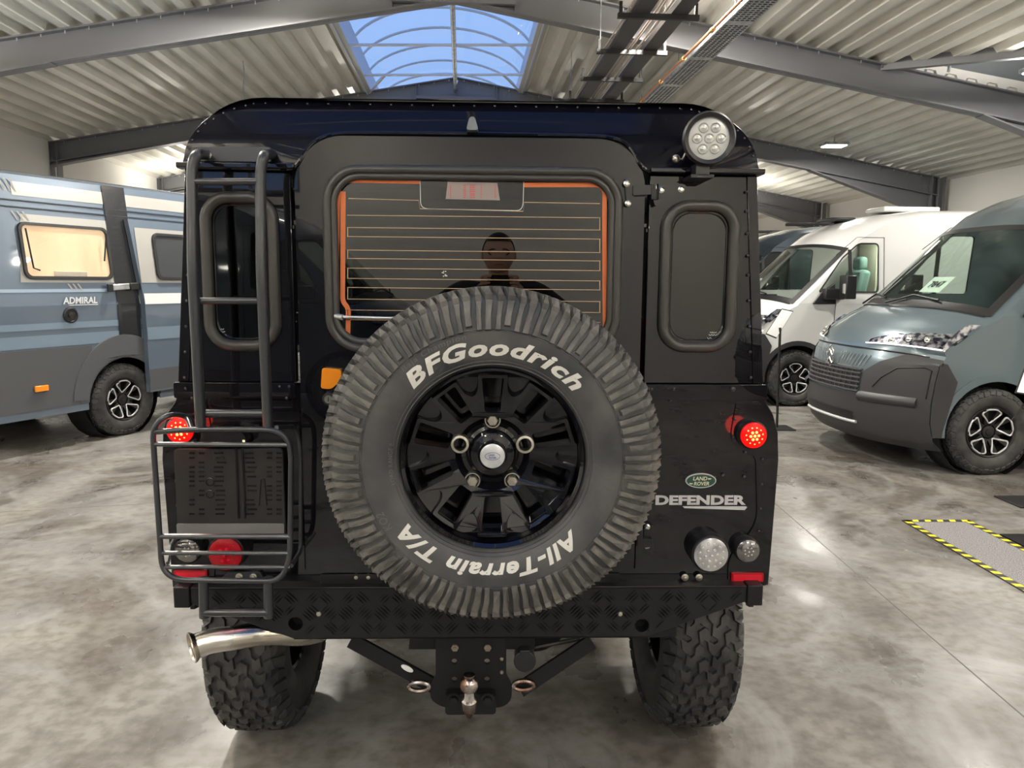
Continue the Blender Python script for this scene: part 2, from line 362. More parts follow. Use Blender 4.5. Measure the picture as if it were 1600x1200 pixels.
# steel frames
def frame(v, label):
    root = thing('roof_beam', label, 'beam', hp(RU, v, 0), group='steel roof frames')
    for sgn, ue in ((-1, ULW), (1, URW-.25)):
        a = hp(RU, v, 0); e = hp(ue, v, 0); za0, ze0 = zb(RU), zb(ue)
        m = MB(); m.bar(a+Vector((0, 0, za0+.01)), e+Vector((0, 0, ze0+.01)), .18, .02); m.bar(a+Vector((0, 0, za0+BH-.01)), e+Vector((0, 0, ze0+BH-.01)), .18, .02)
        m.bar(a+Vector((0, 0, za0+BH/2)), e+Vector((0, 0, ze0+BH/2)), .014, BH)
        m.build('rafter', beamm, root, smooth=False)
        m = MB(); h0 = hp(ue-sgn*2.6, v, zb(ue-sgn*2.6)); h1 = hp(ue, v, ze0-(.42 if sgn > 0 else .06))
        m.bar(h0, h1, .18, .02); hv_ = hv*.007
        m.add([h0-hv_, h1-hv_, hp(ue, v, ze0)-hv_, h0+hv_, h1+hv_, hp(ue, v, ze0)+hv_], [(0, 1, 2), (3, 5, 4)])
        m.build('haunch', beamm, root, smooth=False)
        m = MB(); cz = ze0+BH; c = hp(ue+sgn*.0, v, cz/2)
        rot = Matrix((hu, hv, Vector((0, 0, 1)))).transposed()
        m.box(c, (.014, .18, cz), rot)
        for s_ in (-.13, .13): m.box(hp(ue+s_, v, cz/2), (.016, .2, cz), rot)
        m.build('column', beamm, root, smooth=False)
    m = MB(); rot = Matrix((hu, hv, Vector((0, 0, 1)))).transposed()
    m.box(hp(RU, v, RID+BH/2), (.02, .19, BH+.02), rot)
    for du in (-.75, .75): m.box(hp(RU+du, v, zb(RU+du)+BH/2), (.012, .17, BH-.03), rot)
    m.box(hp(RU, v-.1, RID-.03), (1.5, .10, .05), rot)
    m.build('ridge_plate', beamm, root, smooth=False)
    m = MB()
    for k in range(-26, 33):
        u = k*.28+.04
        if ULW < u < (5.4 if v == 10 else URW-.3): m.box(hp(u, v-.05, zd(u)-.035), (.012, .012, .04))
    m.build('deck_screws', galv, root, smooth=False, kind='stuff')
    done(); return root
frame(0, 'grey steel roof frame over the photographer, before the black off-road car')
frame(5, 'grey steel roof frame above the black off-road car, ahead of the skylight')
frame(10, 'wide grey steel roof frame crossing the top of the view, at the near end of the skylight')
frame(15, 'grey steel roof frame second from the top of the view, meeting the right wall above the white van')
frame(20, 'grey steel roof frame third from the top, just above the dark van')
frame(25, 'grey steel roof frame farthest away at the end of the hall')
# ridge skylight
def skylight(v0, v1, label):
    global ORG
    root = bpy.data.objects.new('window_2' if v0 > 0 else 'window_3', None); COL.objects.link(root); root.location = hp(0, v0, zd(SKU0)); ORG = root.location.copy(); root['kind'] = 'structure'; root['label'] = label
    zt = zd(SKU0)+.42; um = (SKU0+SKU1)/2; hw = (SKU1-SKU0)/2-.03; rise = .48
    def arc(a): return um + hw*sin(a), zt + rise*(cos(a)-cos(1.2))/(1-cos(1.2))
    def ap(t): a = (t*2-1)*1.2; x = um + hw*sin(a)/sin(1.2); return x, zt + rise*(cos(a)-cos(1.2))/(1-cos(1.2))
    upm = mat('skylight_upstand', (.55, .62, .74), .35)
    m = MB()
    for u, s_ in ((SKU0-.02, -1), (SKU1+.02, 1)):
        m.add([hp(u, v0, zd(u)-.05), hp(u, v1, zd(u)-.05), hp(u-s_*.04, v1, zt), hp(u-s_*.04, v0, zt)], [(0, 1, 2, 3)])
    m.build('upstand', upm, root, smooth=False, solid=.02)
    for v in (v0, v1):
        m = MB(); pts = [ap(k/16) for k in range(17)] + [(SKU1, zd(SKU1)-.0), (RU, zd(RU)), (SKU0, zd(SKU0))]
        if abs(v-v0) < .01 : pts = [ap(k/16) for k in range(17)] + [(SKU1, zd(SKU1)), (SKU0, zd(SKU0))]
        m.prism(pts, [], 0, .03, lambda a, b_, d: hp(a, v+d, b_)); m.build('end_panel', upm, root, smooth=False)
    k = v0+.9
    while k < v1:
        m = MB(); m.tube([hp(ap(i/20)[0], k, ap(i/20)[1]-.02) for i in range(21)], .022, 6); m.build('arch_rib', whitep, root); k += 1.0
    m = MB(); m.grid(lambda i, j: hp(ap(i)[0], v0+(v1-v0)*j, ap(i)[1]+.012), 20, 10); m.build('dome_sheet', skyg, root)
    for k in (2.05, 3.75, 5.6, 7.6):
        if v0+k < v1:
            m = MB(); m.tube([hp(SKU0, v0+k, zd(SKU0)+.02), hp(SKU1, v0+k, zd(SKU1)+.02)], .022, 6)
            if k > 3:
                for s_, ue in ((-1, SKU0), (1, SKU1)): m.tube([hp(ue-s_*.42, v0+k, zd(ue)+.02), hp(ue-s_*.02, v0+k+1.1, zd(ue)-.02)], .02, 6)
            m.build('tie_rod', whitep, root)
    m = MB(); m.tube([hp(RU-.02, v0-.1, RID+.12), hp(RU-.02, v1, RID+.12)], .035, 10); m.build('ridge_tube', galv, root)
    done()
skylight(10.15, 19.9, 'barrel-vaulted ridge skylight showing blue dusk sky above the black car roof')
skylight(-6.8, 2.6, 'unseen barrel skylight added behind the photographer for the roof reflection')  # added out of view so the car roof mirrors blue sky
# luminaires
def luminaire(u, v, label, drop=.16, power=1.0, up=0.0):
    z = zd(u)-drop; p = hp(u, v, z); root = thing('ceiling_light', label, 'lamp', p)
    m = MB(); m.box(p+Vector((0, 0, .035)), (.42, .30, .05)); m.build('housing', galv, root, bevel=.01)
    m = MB(); m.box(p+Vector((0, 0, .004)), (.36, .24, .012)); m.build('diffuser', ledm, root, smooth=False)
    m = MB(); m.cyl(p+Vector((0, 0, .06)), hp(u, v, zd(u)+.01), .012); m.build('hanger', galv, root)
    for e, sz, dz, rx in ((power, .36, -.02, 0), (up, .40, .07, PI)):  # the up-facing light is added to brighten the ceiling
        if e <= 0: continue
        L = bpy.data.lights.new('lamp_light', 'AREA'); L.shape = 'RECTANGLE'; L.size = sz; L.size_y = .24; L.energy = LIGHT_POWER*e; L.color = LIGHT_COL
        lo = bpy.data.objects.new('lamp_light', L); COL.objects.link(lo); lo.parent = root; lo.location = (0, 0, dz); lo.rotation_euler = (rx, 0, 0)
    done()
COLN = {-6.3: 'near the left wall', -2.3: 'left of the ridge', 2.3: 'right of the ridge', 6.6: 'near the right wall'}
ROWN = {-6.6: 'added to light the back wall', -4.0: 'well behind the photographer', -1: 'just behind the photographer', 3.7: 'above the cars, out of view', 8.7: 'just above the top of the view', 18.7: 'hidden behind the black car roof', 24.5: 'deep in the hall behind the black car'}  # back-wall row is added to brighten that wall
for v in ROWN:
    for u in COLN:
        low = v in (-4.0, -1, 18.7, 24.5) or (v == 3.7) and abs(u) < 5
        luminaire(u, v, 'unseen hall lamp %s, %s' % (COLN[u], ROWN[v]), 1.15 if low else .5 if v < 5 else .18, {-6.6: .75, -4.0: .55, -1: .22, 3.7: 1.1, 8.7: 3.2 if abs(u) < 5 else 1.2}.get(v, 1.0), {24.5: .6, 18.7: .6, -4.0: 1.3, -1: 1.3}.get(v, 1.7) if low else .7)
luminaire(6.6, 13.7, 'bright rectangular lamp under the cream ceiling above the white van')

# cable trays, pipe, conduits
root = thing('cable_tray', 'dark twin cable tray on black brackets running along the ceiling', 'cable tray', hp(2.1, 0, 4.35))
for u in (1.84, 2.24):
    m = MB(); m.bar(hp(u, -4, 4.35), hp(u, 28, 4.35), .17, .012)
    for s_ in (-.085, .085): m.bar(hp(u+s_, -4, 4.38), hp(u+s_, 28, 4.38), .008, .07)
    m.build('tray', traym, root, smooth=False)
m = MB()
for k, (du, r_) in enumerate(((1.99, .014), (2.02, .01), (2.09, .012), (1.70, .01), (1.73, .008))): m.tube([hp(du, -4, 4.37), hp(du, 28, 4.37)], r_, 6)
m.build('cable', mat('pale_cable', (.42, .36, .32), .5), root)
bmb = MB(); v = 2.0
m = MB()
m.bar(hp(1.6, v, 4.32), hp(2.45, v, 4.32), .05, .05)
for u in (1.63, 2.42): m.bar(hp(u, v, 4.32), hp(u, v, 4.46), .03, .03, hv)
br = m.build('bracket', blackm, root, smooth=False)
for k in range(1, 21):
    c = br.copy(); COL.objects.link(c); c.parent = root; c.location = hv*1.25*k
m = MB()
for k in range(0, 21, 2):
    for u in (1.64, 2.41): m.cyl(hp(u, 2+1.25*k, 4.4), hp(u, 2+1.25*k, zd(u)+.02), .006, 6)
m.build('hanger_rod', galv, root)
done()
root = thing('cable_tray', 'perforated galvanised steel cable tray beside the copper pipe', 'cable tray', hp(2.95, 0, 4.35))
m = MB(); m.bar(hp(2.95, -4, 4.35), hp(2.95, 28, 4.35), .30, .006)
for s_ in (-.15, .15): m.bar(hp(2.95+s_, -4, 4.38), hp(2.95+s_, 28, 4.38), .006, .06)
m.build('tray', galv, root, smooth=False)
m = MB()
for i in range(120):
    for j in range(5):
        if i % 22 in (10, 11): continue
        m.box(hp(2.84+j*.055, 6.5+i*.06, 4.3455), (.034, .022, .003))
m.build('perforation', blackm, root, smooth=False, kind='stuff')
m = MB()
for k in range(12): m.cyl(hp(2.95, 2+2.2*k, 4.36), hp(2.95, 2+2.2*k, zd(2.95)+.02), .006, 6)
m.build('hanger_rod', galv, root); done()
root = thing('copper_pipe', 'copper pipe with brass clips along the galvanised cable tray', 'pipe', hp(2.68, 0, 4.3))
m = MB(); m.tube([hp(2.70, -4, 4.30), hp(2.66, 28, 4.30)], .017, 8); m.build('pipe', copper, root)
m = MB()
for k in range(24): m.cyl(hp(2.69, 3+1.1*k, 4.3), hp(2.69, 3.07+1.1*k, 4.3), .028, 10)
m.build('pipe_clip', mat('brass', (.7, .42, .15), .35, .9), root, kind='stuff'); done()
m = MB(); p = hp(-3.25, 12.2, 0); m.tube([p+Vector((0, 0, zd(-3.25)+.02)), p+Vector((.01, 0, 4.6)), p+Vector((-.01, 0, 4.48)), p+Vector((0, 0, 4.2))], .008, 6)
tag(m.build('ceiling_hook', galv), 'thin bent wire hanging from the ceiling left of the skylight', 'wire')
m = MB(); m.tube([P(1600, 63, 7.5), P(1500, 62, 7.6), P(1490, 66, 7.6), P(1482, 112, 7.6)], .02, 8)
m.tube([P(1600, 48, 7.7), P(1560, 47, 7.8), P(1530, 58, 7.7)], .016, 8)
tag(m.build('conduit', galv), 'galvanised conduit bent down at the top right under the ceiling', 'pipe')

# ================================================================== THE BLACK OFF-ROAD CAR
CX = .012
car = thing('off_road_car', 'glossy black boxy off-road car seen from behind, with ladder and spare wheel', 'car', (CX, .9, 0))
ZG, ZT, ZW, ZBt = 1.90, 2.082, 1.315, .728
HWG, HWW = .762, .812
# ---- lower tub rear panel (corner caps flare outwards)
tub = [(-.858, ZBt), (-.868, 1.10), (-.862, 1.18), (-.845, 1.235), (-.826, 1.262), (-.815, ZW-.03), (-.815, ZW)]
tubp = [(CX+x, z) for x, z in tub] + [(CX-x, z) for x, z in reversed(tub)]
dx0, dx1 = X(472, 700)[0], X(997, 700)[0]; dtz = X(740, 212)[1]; dbz = X(740, 890)[1]
open_l = [(dx0, ZBt+.03), (dx1, ZBt+.03), (dx1, ZW-.001), (dx0, ZW-.001)]
def tub_fn(a, b_, d): return Vector((a, d, b_))
m = MB(); m.prism([p for p in tubp], [rrect(dx0, dx1, ZBt+.05, ZW-.002, .005, 1)], 0, .03, tub_fn)
m.build('tub_rear_panel', paint, car, bevel=.006, label='lower rear body panel with flared corners')
# tub sides
def loft(mb, sec, y0, y1): 
    k = len(sec); mb.add([Vector((a, y0, b_)) for a, b_ in sec] + [Vector((a, y1, b_)) for a, b_ in sec], [(i, i+1, k+i+1, k+i) for i in range(k-1)])
for sg in (-1, 1):
    m = MB(); sec = [(CX+sg*abs(x), z) for x, z in tub]
    # body side with wheel arch: split around the arch
    for (y0, y1, zmin) in ((.015, .14, 0), (1.02, 1.75, 0)): loft(m, sec, y0, y1)
    loft(m, [(a, b_) for a, b_ in sec if b_ > 1.05], .14, 1.02)
    m.build('tub_side', paint, car, solid=.012)
    m = MB(); arc_ = [(.58+.46*cos(a), .43+.46*sin(a)) for a in [R(20+140*k/14) for k in range(15)]]
    out = [(1.02, .62), (1.02, 1.10), (.14, 1.10), (.14, .62)]
    m.prism(out + arc_[::-1] if False else [(1.02, 1.10), (.14, 1.10), (.14, .6)] + [(.58-.44*cos(a), .42+.46*sin(a)) for a in [R(22+136*k/14) for k in range(15)]] + [(1.02, .6)], [], sg*.868+CX, sg*.855+CX, lambda a, b_, d: Vector((d, a, b_)))
    m.build('wheel_arch', paint, car, smooth=False)
# waist strip
for x0, x1 in ((CX-.822, dx0-.012), (dx1+.012, CX+.822)):
    m = MB(); m.prism(rrect(x0, x1, X(1100, 624)[1], ZW+.004, .006, 3), [], -.012, .004, fxz); m.build('waist_strip', paint, car, bevel=.004)
# reinforced corner caps
def mirror(pts, s_): return [(CX+s_*(x-CX), z) for x, z in pts]
capR = f2([X(1150, 628), X(1186, 628), X(1188, 648), X(1203, 668), X(1205, 700), X(1196, 914), X(1137, 914), X(1137, 866), X(1183, 820), X(1180, 712), X(1152, 700), X(1140, 685)], [.002, .004, .02, .03, .03, .004, .004, .05, .05, .02, .03, .03], 5)
for s_ in (1, -1):
    m = MB(); m.prism(mirror(capR, s_), [], -.005, .001, fxz); m.build('corner_cap', paint, car, bevel=.002)
# ---- upper rear panels beside the door
swin = {}
for s_, px in ((1, (1030, 1151, 313, 550)), (-1, (318, 438, 300, 548))):
    a = X(px[0], px[2]); b_ = X(px[1], px[3])
    x0 = (X(px[0], 430)[0]); x1 = X(px[1], 430)[0]; z0 = b_[1]; z1 = a[1]; swin[s_] = (x0, x1, z0, z1)
    hole = rrect(x0+.035, x1-.035, z0+.035, z1-.035, .05)
    if s_ > 0: pts = [(dx1+.008, ZW+.004), (CX+HWW-.004, ZW+.004), (CX+HWG, ZG), (dx1+.008, ZG)]
    else: pts = [(CX-HWW+.004, ZW+.004), (dx0-.008, ZW+.004), (dx0-.008, ZG), (CX-HWG, ZG)]
    m = MB(); m.prism(pts, [hole], -.002, .02, fxz); m.build('rear_quarter_panel', paint, car, bevel=.004)
    m = MB(); m.tube([(p[0], -.008, p[1]) for p in rrect(x0+.014, x1-.014, z0+.014, z1-.014, .062, 10)], .0155, 10, True)
    ws = m.build('side_window_seal', rubber, car, label='grey rubber window seal')
    m = MB(); m.prism(rrect(x0+.02, x1-.02, z0+.02, z1-.02, .05), [], .002, .006, fxz); m.build('pane', tint, ws, smooth=False)
    sx, sz = X(1114, 524) if s_ > 0 else X(345, 519)
    m = MB()
    for k, (w_, zz) in enumerate(((.018, .008), (.024, .001), (.032, -.008))):
        m.tube([(sx+(j/8-.5)*w_, -.0008, sz+zz+.0022*sin(j*2.6+k)) for j in range(9)], .0009, 4)
    m.build('pane_sticker', white_l, ws)
    # edge strip with rivets at the body corner
    m = MB(); e = [(CX+s_*(HWW-.001), ZW+.006), (CX+s_*(HWG+.002), ZG), (CX+s_*(HWG-.026), ZG), (CX+s_*(HWW-.030), ZW+.006)]
    m.prism(e, [], -.0065, -.001, fxz); m.build('edge_strip', paint, car, bevel=.002)
# ---- rivets and bolts
m = MB()
def rivet(px, py, Y=-.006, r=.0045):
    p = P(px, py, Y); m.lathe([(r, 0), (r*.8, .003), (0.0003, .0045)], p, (0, -1, 0), 8)
for y in (300, 330, 365, 400, 430, 470, 510, 550, 590): rivet(1166+ (y-300)*.025, y, -.008); rivet(297-(y-300)*.03, y, -.008)
for x in (1018, 1053): rivet(x, 608, -.013)
rivet(1145, 608, -.013, .008); rivet(1048, 626); rivet(1148, 655); rivet(1146, 684); rivet(1165, 707); rivet(1191, 718); rivet(1190, 757)
rivet(1188, 795); rivet(1185, 830); rivet(1130, 742); rivet(1163, 745)
for x, y in ((290, 607), (437, 604), (452, 604), (448, 622), (300, 622), (275, 752), (277, 790), (279, 830), (403, 668), (437, 668), (458, 668)): rivet(x, y, -.013)
m.build('rivet', mat('dark_rivet', (.05, .05, .055), .3, .6), car, kind='stuff')
m = MB()
for x, y in ((557, 901), (576, 901), (1070, 902), (1092, 902), (374, 901), (396, 901)):
    p = P(x, y, -.012); m.lathe([(.0105, 0), (.0105, .003), (.006, .004), (.0055, .008), (.0002, .009)], p, (0, -1, 0), 12)
m.build('body_bolt', nickel, car, kind='stuff', label='bare steel bolt heads')
# ---- roof cap (rear) with the raised arch over the door
def roofprof(s=0.0, n=10):
    r_ = .20; x = HWG-s; z1 = ZT-s
    out = [(-x, ZG)]
    for k in range(n+1):
        a = PI - (PI/2)*k/n; out.append((-x+r_+r_*cos(a)*1.0+0, z1-.165+.165*sin(a)))
    out2 = [(-a, b_) for a, b_ in reversed(out)]
    return [(CX+a, b_) for a, b_ in out+out2]
arch = [X(1180, 272), X(1008, 270), X(996, 258), X(984, 228), X(960, 214), X(905, 211), X(740, 208), X(560, 207), X(515, 209), X(490, 222), X(474, 250), X(462, 266), X(295, 262)]
arch = f2(arch, [0, .02, .02, .04, .05, 0, 0, 0, .05, .04, .02, .02, 0], 4)
top = roofprof()
def ycap(x, z): return -.020 + .075*max(0, (z-ZG)/(ZT-ZG))**1.3 
cap_poly = top[1:-1]
m = MB()
pts = [(CX-HWG-.004, ZG)] + cap_poly + [(CX+HWG+.004, ZG)] + arch[1:-1]
m.prism(pts, [], 0, .03, lambda a, b_, d: Vector((a, ycap(a, b_)+d, b_)))
m.build('roof_rear_cap', paintb, car, bevel=.006, label='black roof end cap with an arch over the door')
# fold line lip around the arch and the gutter
m = MB(); m.tube([(a, ycap(a, b_)-.004, b_) for a, b_ in arch], .0065, 8)
m.build('roof_lip', paint, car)
for s_ in (-1, 1):
    m = MB(); m.bar((CX+s_*(HWG+.004), -.03, ZG-.004), (CX+s_*(HWG+.004), 1.75, ZG-.004), .024, .016); m.bar((CX+s_*(HWG+.014), -.03, ZG-.004), (CX+s_*.47, -.03, ZG-.004), .02, .014)
    m.build('gutter', paint, car, bevel=.003)
m = MB(); k = len(top)
r_out = [(a, b_) for a, b_ in roofprof()]; 
ys = [.03, .06, .6, 1.2, 1.75, 1.95]
vs = []
for j, y in enumerate(ys):
    ins = .0 if j == 0 else -.003
    for a, b_ in r_out:
        drop = .04 if j == 5 else 0
        vs.append(Vector((a + (a-CX)*(-.0), y if b_ > ZG+.01 or j else 0.0, b_ - drop + (.004 if j else 0))))
m.add(vs, [(j*k+i, j*k+i+1, (j+1)*k+i+1, (j+1)*k+i) for j in range(5) for i in range(k-1)])
m.build('roof', paintb, car)
m = MB()
for i in range(1, k-1):
    a, b_ = r_out[i]
m2 = []
prev = None; L = 0
for i in range(1, k-1):
    p = Vector(r_out[i]); 
    if prev is not None:
        seg = (p-prev).length; nseg = max(1, int(seg/.055))
        for q in range(nseg): m2.append(prev.lerp(p, q/nseg))
    prev = p
for p in m2:
    c = Vector((CX, p.y)); inn = Vector((p.x - (.010 if p.x > CX else -.010)*(1 if abs(p.x-CX) > .6 else 0), p.y - (.010 if abs(p.x-CX) < .72 else .004)))
    y = ycap(inn.x, inn.y); m.lathe([(.0042, 0), (.003, .003), (.0002, .004)], (inn.x, y, inn.y), (0, -1, .25), 8)
m.build('roof_rivet', mat('dark_roof_rivet', (.08, .08, .09), .25, .7), car, kind='stuff')
# upper sides with windows, shell inside
for s_ in (-1, 1):
    m = MB()
    def sf(a, b_, d, s_=s_): x = HWW + (HWG-HWW)*(b_-ZW)/(ZG-ZW); return Vector((CX+s_*(x-d), a, b_))
    m.prism([(.0, ZW), (1.75, ZW), (1.75, ZG+.02), (.0, ZG+.02)], [rrect(.22, 1.1, 1.42, 1.78, .05)], 0, .015, sf); m.build('hard_top_side', paint, car, bevel=.003)
    m = MB(); m.prism(rrect(.2, 1.12, 1.40, 1.80, .05), [], .004, .008, sf); m.build('side_glass', tint, car, smooth=False)
    m = MB(); m.prism(f2([(1.78, .62), (2.62, .62), (2.62, 1.34), (2.50, 1.36), (2.22, 1.88), (1.78, 1.90)], .03, 3), [f2([(1.84, 1.36), (2.44, 1.36), (2.18, 1.84), (1.84, 1.84)], .03, 3)], 0, .02, lambda a, b_, d, s_=s_: Vector((CX+s_*((HWW if b_ < ZW else HWW+(HWG-HWW)*(b_-ZW)/(ZG-ZW))-d), a, b_)))
    m.build('front_door', paint, car)
    m = MB(); m.prism([(2.62, .9), (3.55, .9), (3.55, 1.22), (2.62, 1.30)], [], 0, .25, lambda a, b_, d, s_=s_: Vector((CX+s_*(.84-d), a, b_)))
    m.build('front_wing', paint, car, bevel=.03)
m = MB(); m.prism([(2.5, .85), (3.55, .85), (3.6, 1.15), (3.5, 1.26), (2.55, 1.34)], [], -.62, .62, lambda a, b_, d: Vector((CX+d, a, b_))); m.build('bonnet', paint, car, bevel=.03)
m = MB(); m.add([(CX-.72, 2.22, ZG-.02), (CX+.72, 2.22, ZG-.02), (CX+.78, 2.50, 1.36), (CX-.78, 2.50, 1.36)], [(0, 1, 2, 3)]); m.build('windscreen', tint, car, smooth=False, solid=.006)
m = MB(); m.add([(CX-.75, 1.9, ZT-.035), (CX+.75, 1.9, ZT-.035), (CX+.74, 2.25, ZG), (CX-.74, 2.25, ZG)], [(0, 1, 2, 3)]); m.build('windscreen_header', paint, car, smooth=False, solid=.02)
m = MB(); m.box((CX, 3.72, .72), (1.7, .14, .16)); m.build('front_bumper', satin, car, bevel=.02)
m = MB(); m.box((CX, 1.3, .74), (1.58, 2.5, .03)); m.box((CX, 2.5, 1.05), (1.5, .02, .6)); m.build('cabin_floor', darkm, car, smooth=False)
for sx in (-.38, .38):
    m = MB(); m.box((CX+sx, 1.75, 1.05), (.46, .46, .16)); m.box((CX+sx, 1.55, 1.38), (.46, .12, .6), Matrix.Rotation(R(-10), 3, 'X')); m.box((CX+sx, 1.48, 1.72), (.24, .08, .16)); m.build('front_seat', darkm, car, bevel=.04)
m = MB(); m.box((CX+.42, .95, 1.2), (.5, .12, .55)); m.build('rear_seat', mat('dark_red_cloth', (.12, .012, .02), .9), car, bevel=.05)
# ---- rear door
win = (X(510, 420)[0], X(968, 420)[0], X(600, 549)[1], X(740, 262)[1])
wx0, wx1, wz0, wz1 = win
m = MB()
dp = rrect(dx0+.006, dx1-.006, dbz+.0, dtz-.008, [.01, .01, .13, .13], 10)
m.prism(dp, [rrect(wx0+.036, wx1-.036, wz0+.036, wz1-.036, .06)], -.022, .02, fxz)
door = m.build('rear_door', paint, car, bevel=.008, seg=3)
m = MB()
m.tube([(p[0], -.024, p[1]) for p in rrect(wx0+.011, wx1-.011, wz0+.011, wz1-.011, .085, 10)], .0125, 10, True)
m.tube([(p[0], -.022, p[1]) for p in rrect(wx0+.028, wx1-.028, wz0+.028, wz1-.028, .072, 10)], .010, 10, True)
m.build('window_seal', rubber, door, label='double grey rubber window seal')
m = MB(); m.prism(rrect(wx0+.03, wx1-.03, wz0+.03, wz1-.03, .065), [], -.014, -.009, fxz); m.build('rear_pane', tint, door, smooth=False, label='dark tinted heated rear glass')
# bus bars and heater lines printed on the glass
YG = -.0155
def strip(mb, pts, w, Y=YG):
    pts = [Vector(p) for p in pts]; vs = []; N = len(pts)
    for i, p in enumerate(pts):
        d = (pts[min(i+1, N-1)]-pts[max(i-1, 0)]).normalized(); nn = Vector((-d.y, d.x))*(w/2)
        vs += [Vector((p.x+nn.x, Y, p.y+nn.y)), Vector((p.x-nn.x, Y, p.y-nn.y))]
    mb.add(vs, [(2*i, 2*i+1, 2*i+3, 2*i+2) for i in range(N-1)])
def fl2(pts, r_): return [Vector(p) for p in fillet([Vector(p) for p in pts], r_, 6, closed=False)]
for pts, r_, w in (([X(657, 286), X(533, 284), X(530, 330), X(527, 490)], .03, .008), ([X(538, 300), X(537, 470), X(546, 482), X(545, 530)], .01, .013), ([X(818, 290), X(944, 290), X(943, 330), X(944, 520)], .03, .012)):
    m = MB(); strip(m, fl2(pts, r_), w); m.build('bus_bar', orange, door, smooth=False, recalc=False, label='printed strip at the glass edge, orange reflection painted in', solid=.0004)
m = MB(); ly = [314, 338, 357, 371, 392, 405, 420, 436, 450, 468, 485, 500]
L0, L1 = 546, 936
pr = X(656, 275)
strip(m, [X(546, 311), X(655, 314), X(657, 327), X(817, 331), X(819, 317), X(936, 319)], .0016)
for i, y in enumerate(ly[1:]):
    strip(m, [X(L0-2, y-1), X(L1+1, y+3)], .0016)
for i in range(1, len(ly)-1, 2):
    strip(m, [X(L1, ly[i]+3), X(L1, ly[i+1]+3)], .002); 
    if i+2 < len(ly): strip(m, [X(L0-1, ly[i+1]-1), X(L0-1, ly[i+2]-1)], .002)
m.build('heater_line', wirem, door, smooth=False, recalc=False, kind='stuff', solid=.0003)
# interior: clear brake light window, brake lamp, cables behind the glass
m = MB(); strip(m, fl2([X(657, 276), X(658, 322), X(665, 327), X(812, 330), X(817, 322), X(818, 280)], .012), .0016, YG); m.build('lamp_outline', silver, door, smooth=False, recalc=False, solid=.0003)
m = MB(); a, b_ = X(698, 288), X(780, 314)
m.prism([X(700, 285), X(777, 287), X(781, 314), X(697, 312)], [], -.0165, -.0152, fxz); m.build('brake_lamp', mat('brake_lamp_lens', (.30, .24, .22), .3), door, smooth=False, label='slim high brake lamp inside the glass')
m = MB()
for gx, gw in ((704, 3), (774, 3), (726, 6), (738, 12), (752, 3)):
    for gy in range(290, 311, 3): 
        p = P(gx, gy, -.0168); m.box(p, (.0012*gw, .0004, .0022))
m.build('brake_lamp_led', mat('red_led_dots', (.6, .06, .06), .4), door, smooth=False, kind='stuff')
m = MB()
for yy, pts in ((0, [(545, 298), (640, 297), (700, 293), (795, 287), (850, 292), (915, 299), (950, 300)]), (0, [(545, 361), (695, 362), (795, 360), (915, 363), (950, 364)]), (0, [(545, 422), (700, 425), (910, 425), (950, 427)]), (0, [(545, 476), (760, 484), (950, 488)])):
    m.tube([P(x, y, .01) for x, y in pts], .0028, 6)
for x, y in ((795, 287), (695, 362), (795, 360), (915, 299), (918, 363), (910, 425)): m.box(P(x, y, .008), (.016, .012, .014))
m.build('inner_cable', blackm, door)
m = MB(); m.tube([P(528, 495, -.03), P(600, 497, -.045), P(640, 498, -.05)], .004, 8); m.cyl(P(524, 494, -.026), P(536, 496, -.034), .008, 10); m.build('wiper_arm', galv, door)
m = MB(); p = P(695, 424, -.0165)
for k in range(7):
    a = k*1.3; m.tube([p+Vector((sin(k*5)*.004, 0, -k*.0025)), p+Vector((cos(a)*.004*(1+k % 3*.4)+sin(k*5)*.004, 0, sin(a)*.004-k*.0025))], .0011, 4)
m.build('glass_chip', white_l, door)
# door details
m = MB(); m.prism(rrect(X(480, 0)[0], X(990, 0)[0], X(700, 911)[1], X(700, 893)[1], .003, 2), [], -.02, .01, fxz); m.build('door_sill', satin, car, bevel=.003)
m = MB(); m.prism(f2([X(508, 572), X(538, 575), X(537, 592), X(522, 605), X(506, 604)], .008, 3), [], -.040, -.022, fxz)
m.build('amber_piece', amber, door, bevel=.004, label='amber piece left of the spare tyre')  # small raised amber shape on the door skin
m = MB(); p = P(517, 621, -.022); m.cyl(p, p+Vector((0, -.03, 0)), .018, 20); m.build('door_handle', blackm, door, bevel=.003)
m = MB(); m.cyl(p+Vector((0, -.03, 0)), p+Vector((0, -.034, 0)), .011, 16); m.build('door_lock', chrome, door)
m = MB(); m.box(p+Vector((0, -.0345, 0)), (.002, .001, .012)); m.build('keyhole', blackm, door)
# hinges
m = MB(); m.prism(f2([X(973, 280), X(985, 280), X(988, 322), X(976, 324)], .006, 3), [], -.034, -.02, fxz)
m.prism(f2([X(985, 292), X(1020, 292), X(1020, 306), X(985, 308)], .004, 3), [], -.042, -.026, fxz)
m.cyl(P(1022, 288, -.035), P(1022, 312, -.035), .012, 14)
m.prism(f2([X(1022, 289), X(1052, 287), X(1068, 291), X(1066, 300), X(1050, 310), X(1020, 324), X(1016, 310)], .006, 4), [], -.030, -.004, fxz)
m.build('hinge', paint, car, bevel=.003)
m = MB(); m.prism(f2([X(1004, 815), X(1018, 818), X(1018, 858), X(1004, 856)], .005, 3), [], -.022, -.002, fxz); m.cyl(P(1000, 826, -.028), P(1000, 852, -.028), .011, 14)
m.prism(f2([X(995, 834), X(1016, 836), X(1016, 848), X(996, 850)], .004, 3), [], -.036, -.02, fxz); m.build('hinge', paint, car, bevel=.003)
m = MB()
